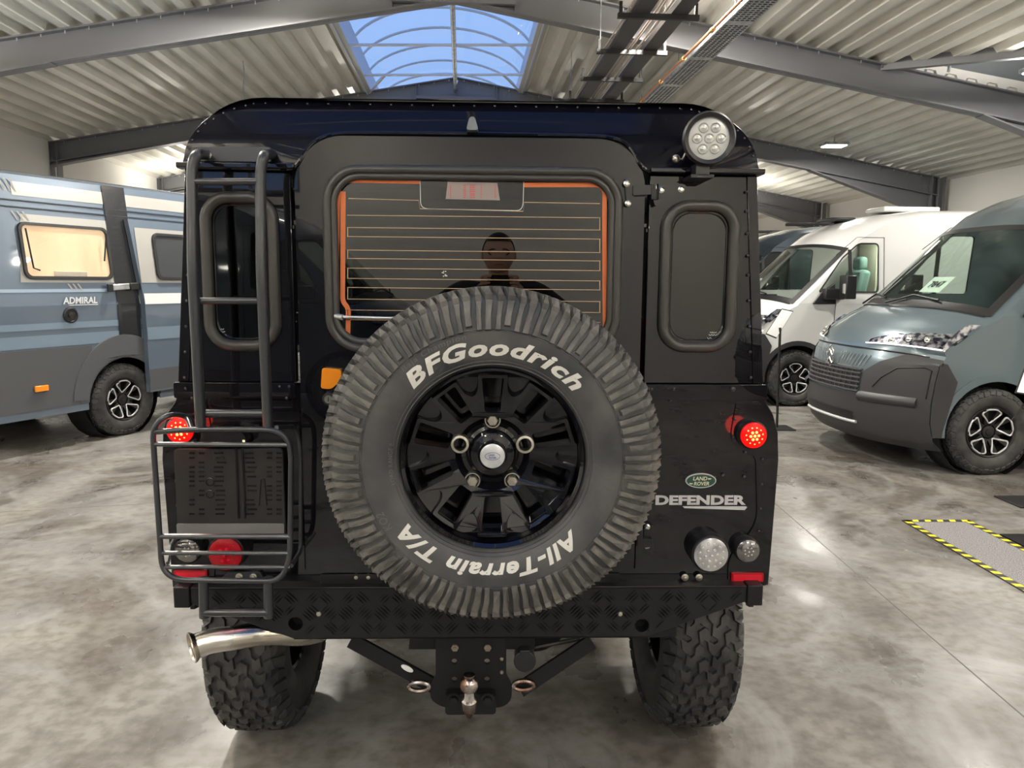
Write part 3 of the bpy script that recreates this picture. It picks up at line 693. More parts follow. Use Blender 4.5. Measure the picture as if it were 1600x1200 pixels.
for x, y, Y in ((979, 287, -.034), (981, 318, -.034), (1033, 297, -.03), (1064, 296, -.03), (1011, 823, -.022), (1011, 853, -.022)):
    p = P(x, y, Y); m.lathe([(.0085, 0), (.0085, .003), (.005, .005), (.0045, .008), (.0002, .008)], p, (0, -1, 0), 12)
m.build('hinge_bolt', chrome, car, kind='stuff')
# roof washer nozzle
m = MB(); m.prism(f2([X(729, 207), X(734, 187), X(742, 186), X(748, 207)], .008, 3), [], -.035, .01, fxz); m.build('washer_nozzle', mat('grey_plastic', (.16, .18, .20), .4), car, bevel=.004, label='small grey fin above the door')
# badge, lettering
bc = P(1095, 751, -.003)
m = MB(); m.prism([(bc.x+.044*cos(a), bc.z+.0215*sin(a)) for a in [2*PI*k/40 for k in range(40)]], [], -.0045, .0, fxz); bd = m.build('oval_badge', silver, car, bevel=.001, label='green oval badge with pale lettering')
m = MB(); m.prism([(bc.x+.041*cos(a), bc.z+.0187*sin(a)) for a in [2*PI*k/40 for k in range(40)]], [], -.0055, -.004, fxz); m.build('badge_field', green, bd, smooth=False)
m = MB(); text_fit('LAND', .040, .011, lambda x, y: Vector((bc.x-.023+x+y*.15, -.0058, bc.z+.0012+y)), .02, mb=m); text_fit('ROVER', .044, .011, lambda x, y: Vector((bc.x-.020+x+y*.15, -.0058, bc.z-.0135+y)), .02, mb=m)
for (a0, a1, zz) in ((.020, .030, .006), (-.033, -.022, -.008)): m.add([(bc.x+a0, -.0058, bc.z+zz+.002), (bc.x+a1, -.0058, bc.z+zz+.001), (bc.x+a1-.003, -.0058, bc.z+zz-.002), (bc.x+a0, -.0058, bc.z+zz-.002)], [(0, 1, 2, 3)])
m.build('badge_lettering', mat('pale_gold', (.7, .68, .5), .4), bd, smooth=False, recalc=False, solid=.0004)
a, b_ = P(1024, 789, -.0025), P(1166, 774, -.0025)
m = MB(); text_fit('DEFENDER', b_.x-a.x, b_.z-a.z, lambda x, y: Vector((a.x+x, -.0025, a.z+y)), .045, mb=m)
q = [X(1066, 790.5), X(1165, 790.5), X(1167, 792), X(1163, 796.5), X(1069, 793.5)]
m.add([Vector((x, -.0025, z)) for x, z in q], [tuple(range(5))])
m.build('name_lettering', silver, car, smooth=False, recalc=False, solid=.0008, label='silver capital lettering with underline')
# ---- lamps
def dots(c, R_, rows, r_, Y0, nrm=-1):
    m = MB(); 
    for rr, k in rows:
        for i in range(k):
            a = 2*PI*i/max(k, 1) + rr*9; m.lathe([(r_, 0), (r_*.75, r_*.45), (.0002, r_*.6)], Vector((c.x+rr*cos(a), Y0-.0135*(1-(rr/R_)**2), c.z+rr*sin(a))), (0, -1, 0), 8)
    return m
def round_lamp(px, py, r, lens, dotm, name, label, rows, dr, depth=.03, ring=plasticb):
    c = P(px, py, -.03)
    m = MB(); m.lathe([(r*1.22, .028), (r*1.20, .02), (r*1.10, 0), (r*1.04, -.004), (r*.98, -.002)], (c.x, -.0, c.z), (0, 1, 0), 32)
    m.lathe([(r*1.08, 0), (r*1.08, depth), (r*1.02, depth+.003), (r*.98, depth)], (c.x, 0, c.z), (0, -1, 0), 32)
    L = m.build(name, ring, car, label=label)
    m = MB(); m.lathe([(r, depth-.004), (r*.97, depth+.006), (r*.7, depth+.011), (r*.3, depth+.0135), (.0003, depth+.0135)], (c.x, 0, c.z), (0, -1, 0), 32); m.build('lens', lens, L)
    m = dots(c, r, rows, dr, -(depth+.0005)); m.build('led_cells', dotm, L, kind='stuff')
    return L
rowsA = [(.0, 1), (.011, 6), (.022, 11)]; rows7 = [(0, 1), (.014, 6), (.028, 12), (.040, 18)]
round_lamp(1177, 680, .037, redlit, redlit2, 'tail_lamp', 'lit red round tail lamp on the right', rowsA, .0045)
round_lamp(282, 672, .037, redlit, redlit2, 'tail_lamp', 'lit red round tail lamp on the left', rowsA, .0045)
round_lamp(1108, 863, .050, clearl, clear2, 'reversing_lamp', 'large clear round reversing lamp', [(0, 1), (.017, 6), (.033, 12)], .0065, .045)
round_lamp(1168, 860, .034, smoke, clear2, 'indicator_lamp', 'small smoked clear round indicator lamp on the right', [(0, 1), (.012, 7), (.024, 13)], .003)
round_lamp(294, 860, .034, smoke, clear2, 'indicator_lamp', 'small smoked clear round indicator lamp on the left', [(0, 1), (.012, 7), (.024, 13)], .003)
round_lamp(355, 863, .048, redl, redf, 'fog_lamp', 'large unlit red round fog lamp', [(0, 1), (.017, 6), (.033, 12)], .0055, .04)
for x0, x1, z0, z1 in ((1142, 1193, 909, 895), (272, 324, 903, 891)):
    a = P(x0, z0, -.01); b_ = P(x1, z1, -.01); m = MB(); m.prism(rrect(a.x, b_.x, a.z, b_.z, .003, 2), [], -.013, .0, fxz); rf = m.build('reflector', redl, car, bevel=.002, label='red rectangular reflector')
    m = MB(); m.prism(rrect(a.x+.006, b_.x-.006, a.z+.004, b_.z-.004, .001, 1), [], -.0142, -.012, fxz); m.build('reflector_face', redf, rf, smooth=False)
for (px, py, side) in ((1177, 680, 1), (282, 672, -1)):
    c = P(px, py, -.06)
    L = bpy.data.lights.new('tail_glow', 'POINT'); L.energy = .22; L.color = (1, .03, .02); L.shadow_soft_size = .03
    lo = bpy.data.objects.new('tail_glow', L); COL.objects.link(lo); lo.parent = car; lo.location = Vector((c.x, -.095, c.z))-ORG
# work lamp on the roof corner
c = P(1107, 217, -.10); ax = Vector((-.10, -1, -.06)).normalized()
m = MB(); r_ = .066
m.lathe([(.03, -.06), (r_*.8, -.05), (r_, -.01), (r_*1.02, .012), (r_*.95, .018), (r_*.80, .014), (r_*.79, .004)], c, ax, 40, False); wl = m.build('work_lamp', plasticb, car, label='round black work lamp with cream lens')
m = MB(); m.lathe([(r_*.80, .006), (r_*.5, .009), (.0003, .010)], c, ax, 40); m.build('lens', ledw, wl)
e1 = ax.cross(Vector((0, 0, 1))).normalized()*-1; e2 = e1.cross(ax)
m = MB()
for i, j in ((-.5, 1), (.5, 1), (-1, 0), (0, 0), (1, 0), (-.5, -1), (.5, -1)):
    q = c + e1*i*.030 + e2*j*.026 + ax*.010
    m.lathe([(.013, 0), (.012, .003), (.009, .001), (.004, .0015), (.0002, .003)], q, ax, 14)
m.build('led_cells', mat('led_reflector', (.55, .55, .5), .25, .5), wl)
m = MB(); m.box(c+Vector((-.01, .03, -.075)), (.035, .05, .03)); m.box(c+Vector((-.01, .05, -.092)), (.06, .09, .008)); m.build('bracket', plasticb, wl)
m = MB(); p = P(1056, 248, -.05); m.sphere(p, .011, 8); m.tube([p, p+Vector((.02, .01, .0)), P(1075, 232, -.05)], .003, 6); m.build('lamp_bolt', nickel, wl)

# ---- number-plate holder on the left
m = MB(); pa, pb = X(279, 697), X(451, 829)
m.prism(rrect(pa[0], pb[0], pb[1], pa[1], .012, 4), [], -.034, -.022, fxz); ph = m.build('plate_holder', mat('plate_plastic', (.022, .021, .020), .3), car, bevel=.002, label='empty black number plate holder')
m = MB(); a, b_ = X(284, 812), X(450, 829); m.prism(rrect(a[0], b_[0], b_[1], a[1], .004, 3), [], -.038, -.03, fxz); m.build('clip_strip', mat('grey_clip', (.16, .155, .15), .3), ph, bevel=.003)
m = MB()
for x in (371, 381): m.box(P(x, 755, -.036), (.005, .004, .20))
rows = [702+7.3*i for i in range(14)]
for i, y in enumerate(rows):
    for xc, w in ((344, 14), (392, 14)):
        if random.random() < .92: m.box(P(xc+random.uniform(-3, 3), y+6, -.035), (w*.00175, .003, .0045))
    for xc in (300, 315, 421, 436):
        if random.random() < .75: m.box(P(xc, y+6, -.035), (.014, .003, .0045))
for y in (753, 772): m.tube([P(328, y, -.035)+Vector((.011*cos(a), 0, .011*sin(a))) for a in [k*PI/6 for k in range(12)]], .0015, 5, True)
m.tube([P(405, 790, -.035), P(408, 750, -.035), P(413, 748, -.035), P(417, 790, -.035)], .0015, 5)
m.build('slot_rib', mat('slot_plastic', (.004, .004, .004), .25), ph, kind='stuff', smooth=False)
# plate lamp
m = MB(); m.prism(f2([X(322, 692), X(326, 672), X(345, 664), X(375, 664), X(392, 672), X(396, 692)], .015, 5), [], -.055, -.01, fxz); pl = m.build('plate_lamp', paint, car, bevel=.012)
m = MB(); m.box(P(381, 692, -.056), (.006, .004, .016)); m.build('lamp_slit', mat('warm_glow', (.9, .8, .5), .4, emit=(1, .85, .5), es=.8), pl)
# ---- ladder and lamp guard
YL = -.13
lad = MB()
def tb(pts, r=.0125, rad=.04, mb=None, n=10): (mb or lad).tube(fillet(pts, rad, 5, closed=False), r, n)
lx = [(X(300, 300, YL), X(316, 960, YL)), (X(407, 300, YL), X(420, 960, YL))]
tb([P(323, 241, -.02), P(306, 241, YL), P(300, 260, YL), P(301, 420, YL-.02), P(314, 672, YL-.015)], .0135, .035)

tb([P(424, 241, -.02), P(413, 241, YL), P(407, 262, YL), P(408, 420, YL-.02), P(419, 672, YL-.015)], .0135, .035)
ld = lad.build('ladder', tubm, car, label='dark grey tubular roof ladder')
for xa in (318.5, 419.5):
    m = MB(); m.tube([P(xa-.5, 903, YL-.01), P(xa+.5, 964, YL)], .0135, 10); m.build('lower_upright', tubm, ld)
for (xa, ya, xb, yb, r_) in ((303, 284, 406, 284, .009), (309, 470, 411, 470, .009), (315, 646, 414, 646, .011), (318, 957, 420, 957, .011)):
    m = MB(); m.tube([P(xa, ya, YL-.005), P(xb, yb, YL-.005)], r_, 10); m.build('rung', tubm, ld)
m = MB(); m.prism(rrect(X(310, 232)[0], X(428, 232)[0], X(360, 255)[1], X(360, 232)[1], .006, 3), [], -.028, -.020, fxz); m.build('mounting_plate', tubm, ld, bevel=.002)
m = MB(); p = P(326, 243, -.03); m.lathe([(.009, 0), (.009, .004), (.0002, .006)], p, (0, -1, 0), 10); m.cyl(P(287, 262, -.0), P(299, 262, -.0), .008, 8); m.build('ladder_bolt', nickel, ld)
YR = -.155
g = MB()
tb([P(455, 712, YR), P(453, 875, YR), P(438, 908, YR), P(275, 906, YR), P(253, 890, YR), P(238, 668, YR), P(262, 647, YR-.0), P(292, 650, -.08), P(300, 672, YR)], .0075, .035, g)
tb([P(238, 675, YR), P(300, 671, YR), P(432, 671, YR), P(453, 690, YR), P(455, 720, YR)], .0075, .035, g)
gd = g.build('lamp_guard', tubm, car, label='dark grey tubular lamp guard rack')
for ya, yb, xa, xb in ((694, 695, 240, 452), (838, 838, 251, 455), (864, 864, 252, 455), (886, 886, 254, 454)):
    m = MB(); m.tube([P(xa, ya, YR), P(xb, yb, YR)], .0065 if ya < 830 else .0075 if ya == 838 else .006, 8); m.build('guard_bar', tubm, gd)
m = MB(); tb([P(432, 668, YR), P(463, 667, -.02), P(470, 700, -.015), P(470, 860, -.015), P(455, 884, YR)], .006, .03, m, 8); tb([P(262, 880, YR), P(268, 850, -.02), P(275, 838, YR)], .005, .02, m, 8); m.build('guard_strut', tubm, gd)
m = MB(); m.prism(f2([X(360, 891), X(408, 891), X(418, 909), X(340, 909)], .006, 3), [], -.012, .0, fxz); m.build('guard_bracket', tubm, gd, bevel=.003)

# ---- bumper with tread plate relief
YB = -.05
bp = [X(297, 917, YB), X(1167, 917, YB), X(1167, 940, YB), X(1010, 996, YB), X(455, 996, YB), X(297, 943, YB)]
zt_ = (bp[0][1]+bp[1][1])/2; zbm = (bp[3][1]+bp[4][1])/2
hw_ = (bp[1][0]-bp[0][0])/2; hb_ = (bp[3][0]-bp[4][0])/2; bc_ = (bp[1][0]+bp[0][0])/2
zc = bp[2][1]
bpoly = [(bc_-hw_, zt_), (bc_+hw_, zt_), (bc_+hw_, zc), (bc_+hb_, zbm), (bc_-hb_, zbm), (bc_-hw_, zc)]
h1 = X(462, 975, YB); h2 = X(1003, 978, YB)
m = MB(); m.prism(bpoly, [circ(h1[0], h1[1], .020, 20), circ(h2[0], h2[1], .020, 20)], YB, YB+.006, fxz); m.box((bc_, YB+.08, zt_-.004), (hw_*2, .16, .006))
bpr = m.build('bumper', satin, car, bevel=.002, label='black tread-plate bumper')
for s_ in (-1, 1):
    m = MB(); m.box((bc_+s_*(hw_+.024), YB+.07, (zt_+zc)/2-.004), (.044, .15, zt_-zc+.014)); m.build('bumper_end', satin, car, bevel=.003)
def inside(x, z, mrg=.006):
    if abs(x-bc_) > hw_-mrg or z > zt_-mrg or z < zbm+mrg: return False
    t = (abs(x-bc_)-hb_)/(hw_-hb_)
    if t > 0 and z < zbm + (zc-zbm)*t + mrg*1.5: return False
    for h in (h1, h2):
        if math.hypot(x-h[0], z-h[1]) < .028: return False
    return True
m = MB(); st = .050; i = 0
for i in range(-30, 31):
    for j in range(-5, 6):
        cx, cz = bc_+i*st, (zt_+zbm)/2+j*st
        an = PI/4 if (i+j) % 2 == 0 else -PI/4
        d = Vector((cos(an), 0, sin(an))); nn = Vector((-sin(an), 0, cos(an)))
        for k in range(-2, 3):
            q = Vector((cx, YB, cz)) + nn*k*.0088; L = .0235*(1-.12*abs(k))
            if not (inside(q.x+d.x*L, q.z+d.z*L) and inside(q.x-d.x*L, q.z-d.z*L)): continue
            a_, b_ = q-d*L, q+d*L; w = nn*.0026
            m.add([a_, q-w, b_, q+w, q-d*L*.7+Vector((0, -.0042, 0)), q+d*L*.7+Vector((0, -.0042, 0))], [(0, 1, 4), (1, 5, 4), (1, 2, 5), (2, 3, 5), (3, 4, 5), (3, 0, 4)])
m.build('tread_relief', mat('tread_plate_bar', (.014, .014, .016), .2), bpr, kind='stuff', smooth=False)
m = MB()
for x, y in ((498, 959), (969, 959)): p = P(x, y, YB); m.lathe([(.0075, 0), (.0065, .003), (.0002, .004)], p, (0, -1, 0), 10)
m.build('bumper_bolt', nickel, bpr)
m = MB()
for h in (h1, h2): m.lathe([(.0205, 0), (.0195, .05), (.0002, .05)], (h[0], YB+.002, h[1]), (0, 1, 0), 20)
m.build('bumper_tube', under, bpr)
# ---- chassis and tow bar
m = MB(); m.box((bc_, .04, zbm+.045), (1.2, .10, .14))
for sx in (-.40, .40): m.box((CX+sx, 1.85, .67), (.09, 3.3, .12))
m.build('chassis', under, car, bevel=.006)
m = MB(); m.tube([(CX-.72, .58, .40), (CX+.72, .58, .40)], .045, 12); m.sphere((CX+.2, .58, .40), .15, 10); m.build('rear_axle', under, car)
m = MB(); m.tube([(CX-.72, 2.94, .40), (CX+.72, 2.94, .40)], .045, 12); m.build('front_axle', under, car)
m = MB(); m.box((CX-.05, .35, .68), (.75, .5, .2)); m.build('fuel_tank', under, car, bevel=.04)
YT = .02
m = MB(); m.prism(f2([X(640, 992, YT), X(836, 992, YT), X(836, 1017, YT), X(638, 1017, YT)], .002, 1), [], YT+.01, YT+.06, fxz); m.build('tow_crossbeam', under, car, smooth=False)
tp = f2([X(681, 995, YT), X(791, 995, YT), X(791, 1052, YT), X(800, 1068, YT), X(799, 1092, YT), X(785, 1103, YT), X(692, 1103, YT), X(672, 1090, YT), X(674, 1066, YT), X(681, 1052, YT)], [0, 0, .01, .01, .02, .02, .02, .02, .01, .01], 4)
holes = [circ(*X(x, y, YT), .0085, 12) for x in (710, 761) for y in (1031, 1059)]
tow = m = MB(); m.prism(tp, holes, YT-.01, YT, fxz); tow = m.build('tow_plate', under, car, bevel=.002, label='black drilled tow bar plate')
m = MB(); m.prism(f2([X(697, 1072, YT), X(774, 1072, YT), X(775, 1103, YT), X(697, 1104, YT)], .012, 4), [], YT-.045, YT-.01, fxz); m.build('ball_flange', under, tow, bevel=.003)
for x in (709, 762):
    m = MB(); p = P(x, 1092, YT-.05); m.lathe([(.020, 0), (.020, .006), (.013, .006)], p, (0, -1, 0), 20); m.lathe([(.013, 0), (.013, .016), (.0002, .018)], p, (0, -1, 0), 6); m.build('flange_bolt', satin, tow)
m = MB()
for x, y in ((711, 1011), (762, 1011)): p = P(x, y, YT-.012); m.lathe([(.011, 0), (.011, .008), (.005, .008), (.005, .012), (.0002, .012)], p, (0, -1, 0), 6)
for x, y in ((784, 1029), (784, 1050)): p = P(x, y, YT-.012); m.lathe([(.006, 0), (.005, .005), (.0002, .006)], p, (0, -1, 0), 8)
m.build('plate_bolt', mat('worn_bolt', (.30, .26, .20), .45, .8), tow, kind='stuff')
p = P(733, 1069, YT-.16); rust = vary(mat('worn_tow_ball', (.3, .28, .27), .22, 1), (.22, .12, .08), (.75, .73, .70), 14, 3, .3, .12)
m = MB(); m.sphere(p, .0265, 14); m.lathe([(.014, .02), (.016, .028), (.0002, .029)], p, (0, 0, 1), 16)
m.lathe([(.013, .02), (.0145, .045), (.022, .055), (.020, .085), (.008, .115), (.0002, .118)], p, (0, .25, -1), 16); m.build('tow_ball', rust, tow, label='worn chromed tow ball')
m = MB(); m.tube([p+Vector((0, .02, -.06)), p+Vector((0, .06, -.07)), p+Vector((0, .12, -.045))], .017, 10); m.build('ball_neck', satin, tow)
for pts in (((548, 1000), (694, 1080)), ((925, 1002), (812, 1078))):
    a, b_ = P(*pts[0], YT+.05), P(*pts[1], YT+.02); m = MB(); m.bar(a, b_, .012, .045, Vector((0, 1, 0)).cross((b_-a).normalized())); m.build('tow_brace', under, tow, smooth=False)
m = MB(); a, b_ = P(626, 1043, YT+.02), P(645, 1056, YT+.02)
m.prism([(P(635, 1050, 0).x+.020*cos(t_)*.86-.008*sin(t_)*.5, P(635, 1050, 0).z-.020*cos(t_)*.5-.008*sin(t_)*.86) for t_ in [2*PI*k/20 for k in range(20)]], [], YT+.0, YT+.002, fxz); m.build('white_sticker', whitep, tow, smooth=False, label='small oval white sticker on the brace')
for px, py in ((655, 1071), (818, 1069)):
    m = MB(); c = P(px, py, YT-.01); m.tube([c+Vector((.030*cos(t_), -.006, .014*sin(t_))) for t_ in [2*PI*k/18 for k in range(18)]], .0075, 8, True); m.build('shackle', rust, tow)
m = MB(); p = P(820, 1031, YT-.02); m.cyl(p+Vector((0, .05, 0)), p, .030, 20); m.cyl(p, p+Vector((0, -.012, 0)), .033, 20); m.box(p+Vector((0, -.01, .033)), (.03, .02, .012)); m.build('trailer_socket', plasticb, tow, bevel=.003)
m = MB(); m.tube(fillet([P(835, 1012, .05), P(870, 1005, .05), P(905, 998, .08)], .03, 4, False), .006, 6); m.build('socket_cable', blackm, tow)
# ---- exhaust
m = MB(); pts = fillet([P(500, 985, .10), P(470, 992, .04), P(420, 988, -.02), P(370, 996, -.04), P(330, 1001, -.05), P(305, 1010, -.06)], .05, 5, False)
m.tube(pts, .034, 22)
ex = m.build('exhaust_pipe', exh, car, label='bright stainless exhaust pipe turned out to the left')
e = Vector(pts[-1]); d = (Vector(pts[-1])-Vector(pts[-2])).normalized(); d = Vector((-.8, -.55, -.12)).normalized()
m = MB(); m.lathe([(.034, -.03), (.035, -.004), (.042, .004), (.044, .010), (.040, .012), (.034, .004), (.033, -.03)], e, d, 28); m.build('exhaust_tip', exh, ex)
m = MB(); m.lathe([(.034, .004), (.0002, .004)], e+d*.003, d, 20); m.build('exhaust_bore', mat('soot', (.25, .19, .12), .5, .6), ex)

# ---- tyres
def tyre_profile(Rr, Ro, w): # front half-section values (r, a), a = axial
    return [(Rr, .34*w), (Rr+.012, .42*w), (Rr+.03, .47*w), (Rr+.06, .5*w), (Rr+.10, .5*w), (Ro-.055, .475*w), (Ro-.035, .44*w), (Ro-.018, .39*w), (Ro-.012, .3*w), (Ro-.010, 0)]
def full(pf): return pf + [(r, -a) for r, a in reversed(pf[:-1])]
def interp(pf, r):
    for (r1, a1), (r2, a2) in zip(pf, pf[1:]):
        if r1 <= r <= r2: return a1+(a2-a1)*(r-r1)/(r2-r1+1e-9)
    return pf[-1][1]
def block(mb, pts, h, fn, taper=.88):    # pts (theta, s) polygon raised from the carcass
    cx = sum(p[0] for p in pts)/len(pts); cy = sum(p[1] for p in pts)/len(pts); k = len(pts)
    lo = [fn(a, s_, 0) for a, s_ in pts]; hi = [fn(cx+(a-cx)*taper, cy+(s_-cy)*taper, h) for a, s_ in pts]
    mb.add(lo+hi, [tuple(range(k, 2*k))] + [(i, (i+1) % k, k+(i+1) % k, k+i) for i in range(k)])
def AX(c, ax, th, r, a):
    ax = Vector(ax); e1 = Vector((1, 0, 0)) if abs(ax.y) > .5 else Vector((0, 1, 0)); e2 = ax.cross(e1)
    if e2.z < 0: e2 = -e2
    return c + ax*a + e1*cos(th)*r + e2*sin(th)*r
def section_point(pf, w, s_, drop=.058):             # s_ in [-1,1] across the tread, past .8 it turns down the shoulder
    a = abs(s_); sg = 1 if s_ >= 0 else -1
    if a <= .72: return (pf[-1][0]-.004*(a/.72)**2, sg*a/.72*.38*w, Vector((0, 1)))
    t = (a-.72)/.28
    r = pf[-1][0]-.004-drop*t**1.15; ax = .38*w + (.112*w)*math.sin(min(1, t)*PI/2)
    return (r, sg*ax, Vector((sg*t, 1-t)).normalized())
def tread(mb, c, ax, pf, w, nrow, cols, depth, seed=1):
    rnd = random.Random(seed)
    def fn(th, s_, h):
        r, a, nn = section_point(pf, w, s_); return AX(c, ax, th, r + nn.y*h, a + nn.x*h)
    dth = 2*PI/nrow
    for ci, (c0, c1, off) in enumerate(cols):
        for k in range(nrow):
            sf_ = .055*(1 if (k+ci) % 2 else -1) if nrow > 45 else 0
            s0, s1 = (c0+(sf_ if c0 > -.9 else 0), c1+(sf_ if c1 < .9 else 0))
            t0 = (k+off)*dth; t1 = t0+dth*.80; sk = dth*.28*(1 if ci % 2 else -1); sm = (s0+s1)/2; g = (s1-s0)*.12
            if k % 2: block(mb, [(t0, s0), (t0+sk, sm+g), (t0+sk*.4, s1), (t1, s1), (t1+sk, sm), (t1-sk*.2, s0+g)], depth, fn)
            else: block(mb, [(t0, s0+g), (t0+sk, sm), (t0, s1-g*.5), (t1+sk*.3, s1-g), (t1+sk, sm+g), (t1, s0)], depth, fn)
def wheel_base(name, c, ax, Rr, Ro, w, parent, mt, label=None):
    pf = tyre_profile(Rr, Ro, w); m = MB(); m.lathe(full(pf), c, ax, 72); o = m.build(name, mt, parent, label=label); return o, pf
# road wheels
for sx in (-1, 1):
    for Y in (.58, 2.94):
        c = Vector((CX+sx*.745, Y, .402)); wo, pf = wheel_base('road_wheel', c, (sx, 0, 0), .205, .402, .25, car, tyred)
        m = MB(); cols = [(-.98, -.66, 0), (-.62, -.34, .5), (-.30, -.02, .1), (.02, .30, .6), (.34, .62, .25), (.66, .98, .7)]
        tread(m, c, (sx, 0, 0), pf, .25, 50 if Y < 1 else 24, cols, .012, 3); m.build('tread', tyred, wo, smooth=False)
        m = MB(); m.lathe([(.205, .085), (.195, .09), (.19, .03), (.12, .0), (.06, .02), (.05, .05), (.0002, .055)], c, (sx, 0, 0), 40); m.lathe([(.205, -.085), (.195, -.08), (.17, -.02), (.06, .0)], c, (sx, 0, 0), 40); m.build('rim', rimm, wo)
# ---- spare wheel
SC = P(769.5, 702, -.24); SC = Vector((SC.x, -.245, SC.z)); AXS = Vector((0, -1, 0)); SW = .262
sp_o, pf = wheel_base('spare_wheel', SC, AXS, .214, .402, SW, car, tyrem, label='spare wheel with white-lettered all-terrain tyre and glossy black rim')
def AS(th, r, a): return Vector((SC.x + r*cos(th), SC.y - a, SC.z + r*sin(th)))
m = MB()
def sfn(th, s_, h):
    r, a, nn = section_point(pf, SW, s_, .084); p = AS(th, r+nn.y*h, a+nn.x*h); return p
NL = 92; dth = 2*PI/NL
for k in range(NL):
    t0 = k*dth; pair = k % 2; e = .045 if pair else 0
    wd = dth*(.70 if pair else .58)
    z = dth*.35
    s_in, s_mid, s_k, s_out = .50, .66, .80, (1.0 if k % 4 != 1 else .97)
    # zig-zag lug in two kinked pieces running over the shoulder
    block(m, [(t0, s_in), (t0+z, s_mid), (t0, s_k), (t0+wd, s_k), (t0+wd+z, s_mid), (t0+wd, s_in)], .015, sfn, .90)
    block(m, [(t0, s_k+.005), (t0+z*.5, .90), (t0+z*.5, s_out), (t0+z*.5+wd, s_out), (t0+wd+z*.5, .90), (t0+wd, s_k+.005)], .013 if pair else .010, sfn, .88)
NB = 46; dth = 2*PI/NB
for ci, s0 in enumerate((-.20, .14)):
    for k in range(NB):
        t0 = (k+.5*ci)*dth; z = dth*.25
        block(m, [(t0, s0), (t0+z, s0+.16), (t0, s0+.30), (t0+dth*.8, s0+.30), (t0+dth*.8+z, s0+.16), (t0+dth*.8, s0)], .0125, sfn, .92)
for k in range(NB):
    t0 = k*dth
    for s0, s1 in ((-.54, -.24), (-.97, -.60)): block(m, [(t0, s0), (t0, s1), (t0+dth*.82, s1), (t0+dth*.82, s0)], .0125, sfn, .92)
m.build('tread', treadm, sp_o, smooth=False, label='worn grey-brown lugged tread')
def side_a(r): return interp(sorted(pf[:8], key=lambda t_: t_[0]), r)
m = MB()
for rr, tr in ((.309, .0018), (.304, .0010), (.226, .0018), (.234, .0010)): m.tube([AS(2*PI*k/96, rr, side_a(rr)+.0004) for k in range(96)], tr, 5, True)
m.build('sidewall_ring', tyrem, sp_o)
def arc_text(s, Rb, h, th0, th1, mb, offset=.03, shear=.25, lift=.0016):
    vs, fs = text2d(s, 1, offset, shear, 1.12); x0 = min(v.x for v in vs); x1 = max(v.x for v in vs); hgt = .729
    bm = bmesh.new(); bv = [bm.verts.new(v) for v in vs]
    for f_ in fs:
        try: bm.faces.new([bv[i] for i in f_])
        except ValueError: pass
    bmesh.ops.triangulate(bm, faces=bm.faces)
    for _ in range(3):
        es = [e for e in bm.edges if e.calc_length() > .14]
        if es: bmesh.ops.subdivide_edges(bm, edges=es, cuts=1); bmesh.ops.triangulate(bm, faces=bm.faces)
    bm.verts.index_update(); vs = [v.co.copy() for v in bm.verts]; fs = [tuple(v.index for v in f_.verts) for f_ in bm.faces]; bm.free()
    out = []
    for v in vs:
        t_ = th0 + (th1-th0)*(v.x-x0)/(x1-x0); r = Rb + v.y/hgt*h; out.append(AS(t_, r, side_a(r)+lift))
    mb.add(out, fs)
for tx, a0, a1 in (('BFGoodrich', 137, 41), ('All-Terrain T/A', -41, -143)):
    m = MB(); arc_text(tx, .249, .037, R(a0), R(a1), m, .036); m.build('tyre_lettering', white_l, sp_o, smooth=False, recalc=False, solid=.001, label='raised white lettering along the %s of the tyre' % ('top' if a0 > 0 else 'bottom'))
emb = mat('embossed_rubber', (.10, .10, .10), .42)
for tx, rb, h_, a0, a1 in (('Baja Champion', .291, .013, 134, 102), ('LOAD RANGE E', .233, .010, 194, 170), ('KO2', .282, .020, 214, 205)):
    m = MB(); arc_text(tx, rb, h_, R(a0), R(a1), m, .005, .1, .0014); m.build('embossed_lettering', emb, sp_o, smooth=False, recalc=False, solid=.001)
# rim
sl = [R(90+36*k) for k in range(10)]
def rimface(r):
    pts = [(.0, .060), (.034, .060), (.052, .052), (.058, .030), (.066, .026), (.098, .030), (.112, .060), (.135, .070), (.196, .078), (.204, .096), (.215, .100)]
    for (r1, a1), (r2, a2) in zip(pts, pts[1:]):
        if r1 <= r <= r2: return a1+(a2-a1)*(r-r1)/(r2-r1+1e-9)
    return .1
def rim_a(th, r):
    a = rimface(r); dm = min(abs((th-s_+PI) % (2*PI)-PI) for s_ in sl); x = dm*r
    if .104 < r < .200:
        hwid = .0215 + (r-.104)*.095
        if x < hwid and .108 < r < .192: return a-.062
        # scallops between the slots fall away towards the rim edge
        mid = PI/10-dm
        edge = .150 + .030*min(1, mid*r/.022)
        if x >= hwid+.004 and r > .165 - .022*min(1, mid*r/.02)*0: 
            q = (x-hwid-.004)
            if r > .172-.9*q+.0: return a-.016
    return a
def rfn(dz): return lambda a, b_, d: AS(math.atan2(b_, a), math.hypot(a, b_), dz+.052+(math.hypot(a, b_)-.1)*.30-d)
def pol(r, x, t_): return (r*cos(t_)-x*sin(t_), r*sin(t_)+x*cos(t_))
def slot(g=0): return [f2([pol(.105-g, -.019-g, t_), pol(.190+g, -.0275-g, t_), pol(.190+g, .0275+g, t_), pol(.105-g, .019+g, t_)], .007, 4) for t_ in sl]
star = []
for t_ in sl:
    star += [pol(.148, 0, t_-PI/10), pol(.160, -.034, t_), pol(.1975, -.0355, t_), pol(.1975, .0355, t_), pol(.160, .034, t_)]
star = f2(star, [.012, .012, .006, .006, .012]*10, 4)
m = MB(); m.prism(star, [circ(0, 0, .090, 60)] + slot(), 0, .030, rfn(0)); m.build('rim_spokes', rimm, sp_o, smooth=False, bevel=.003)
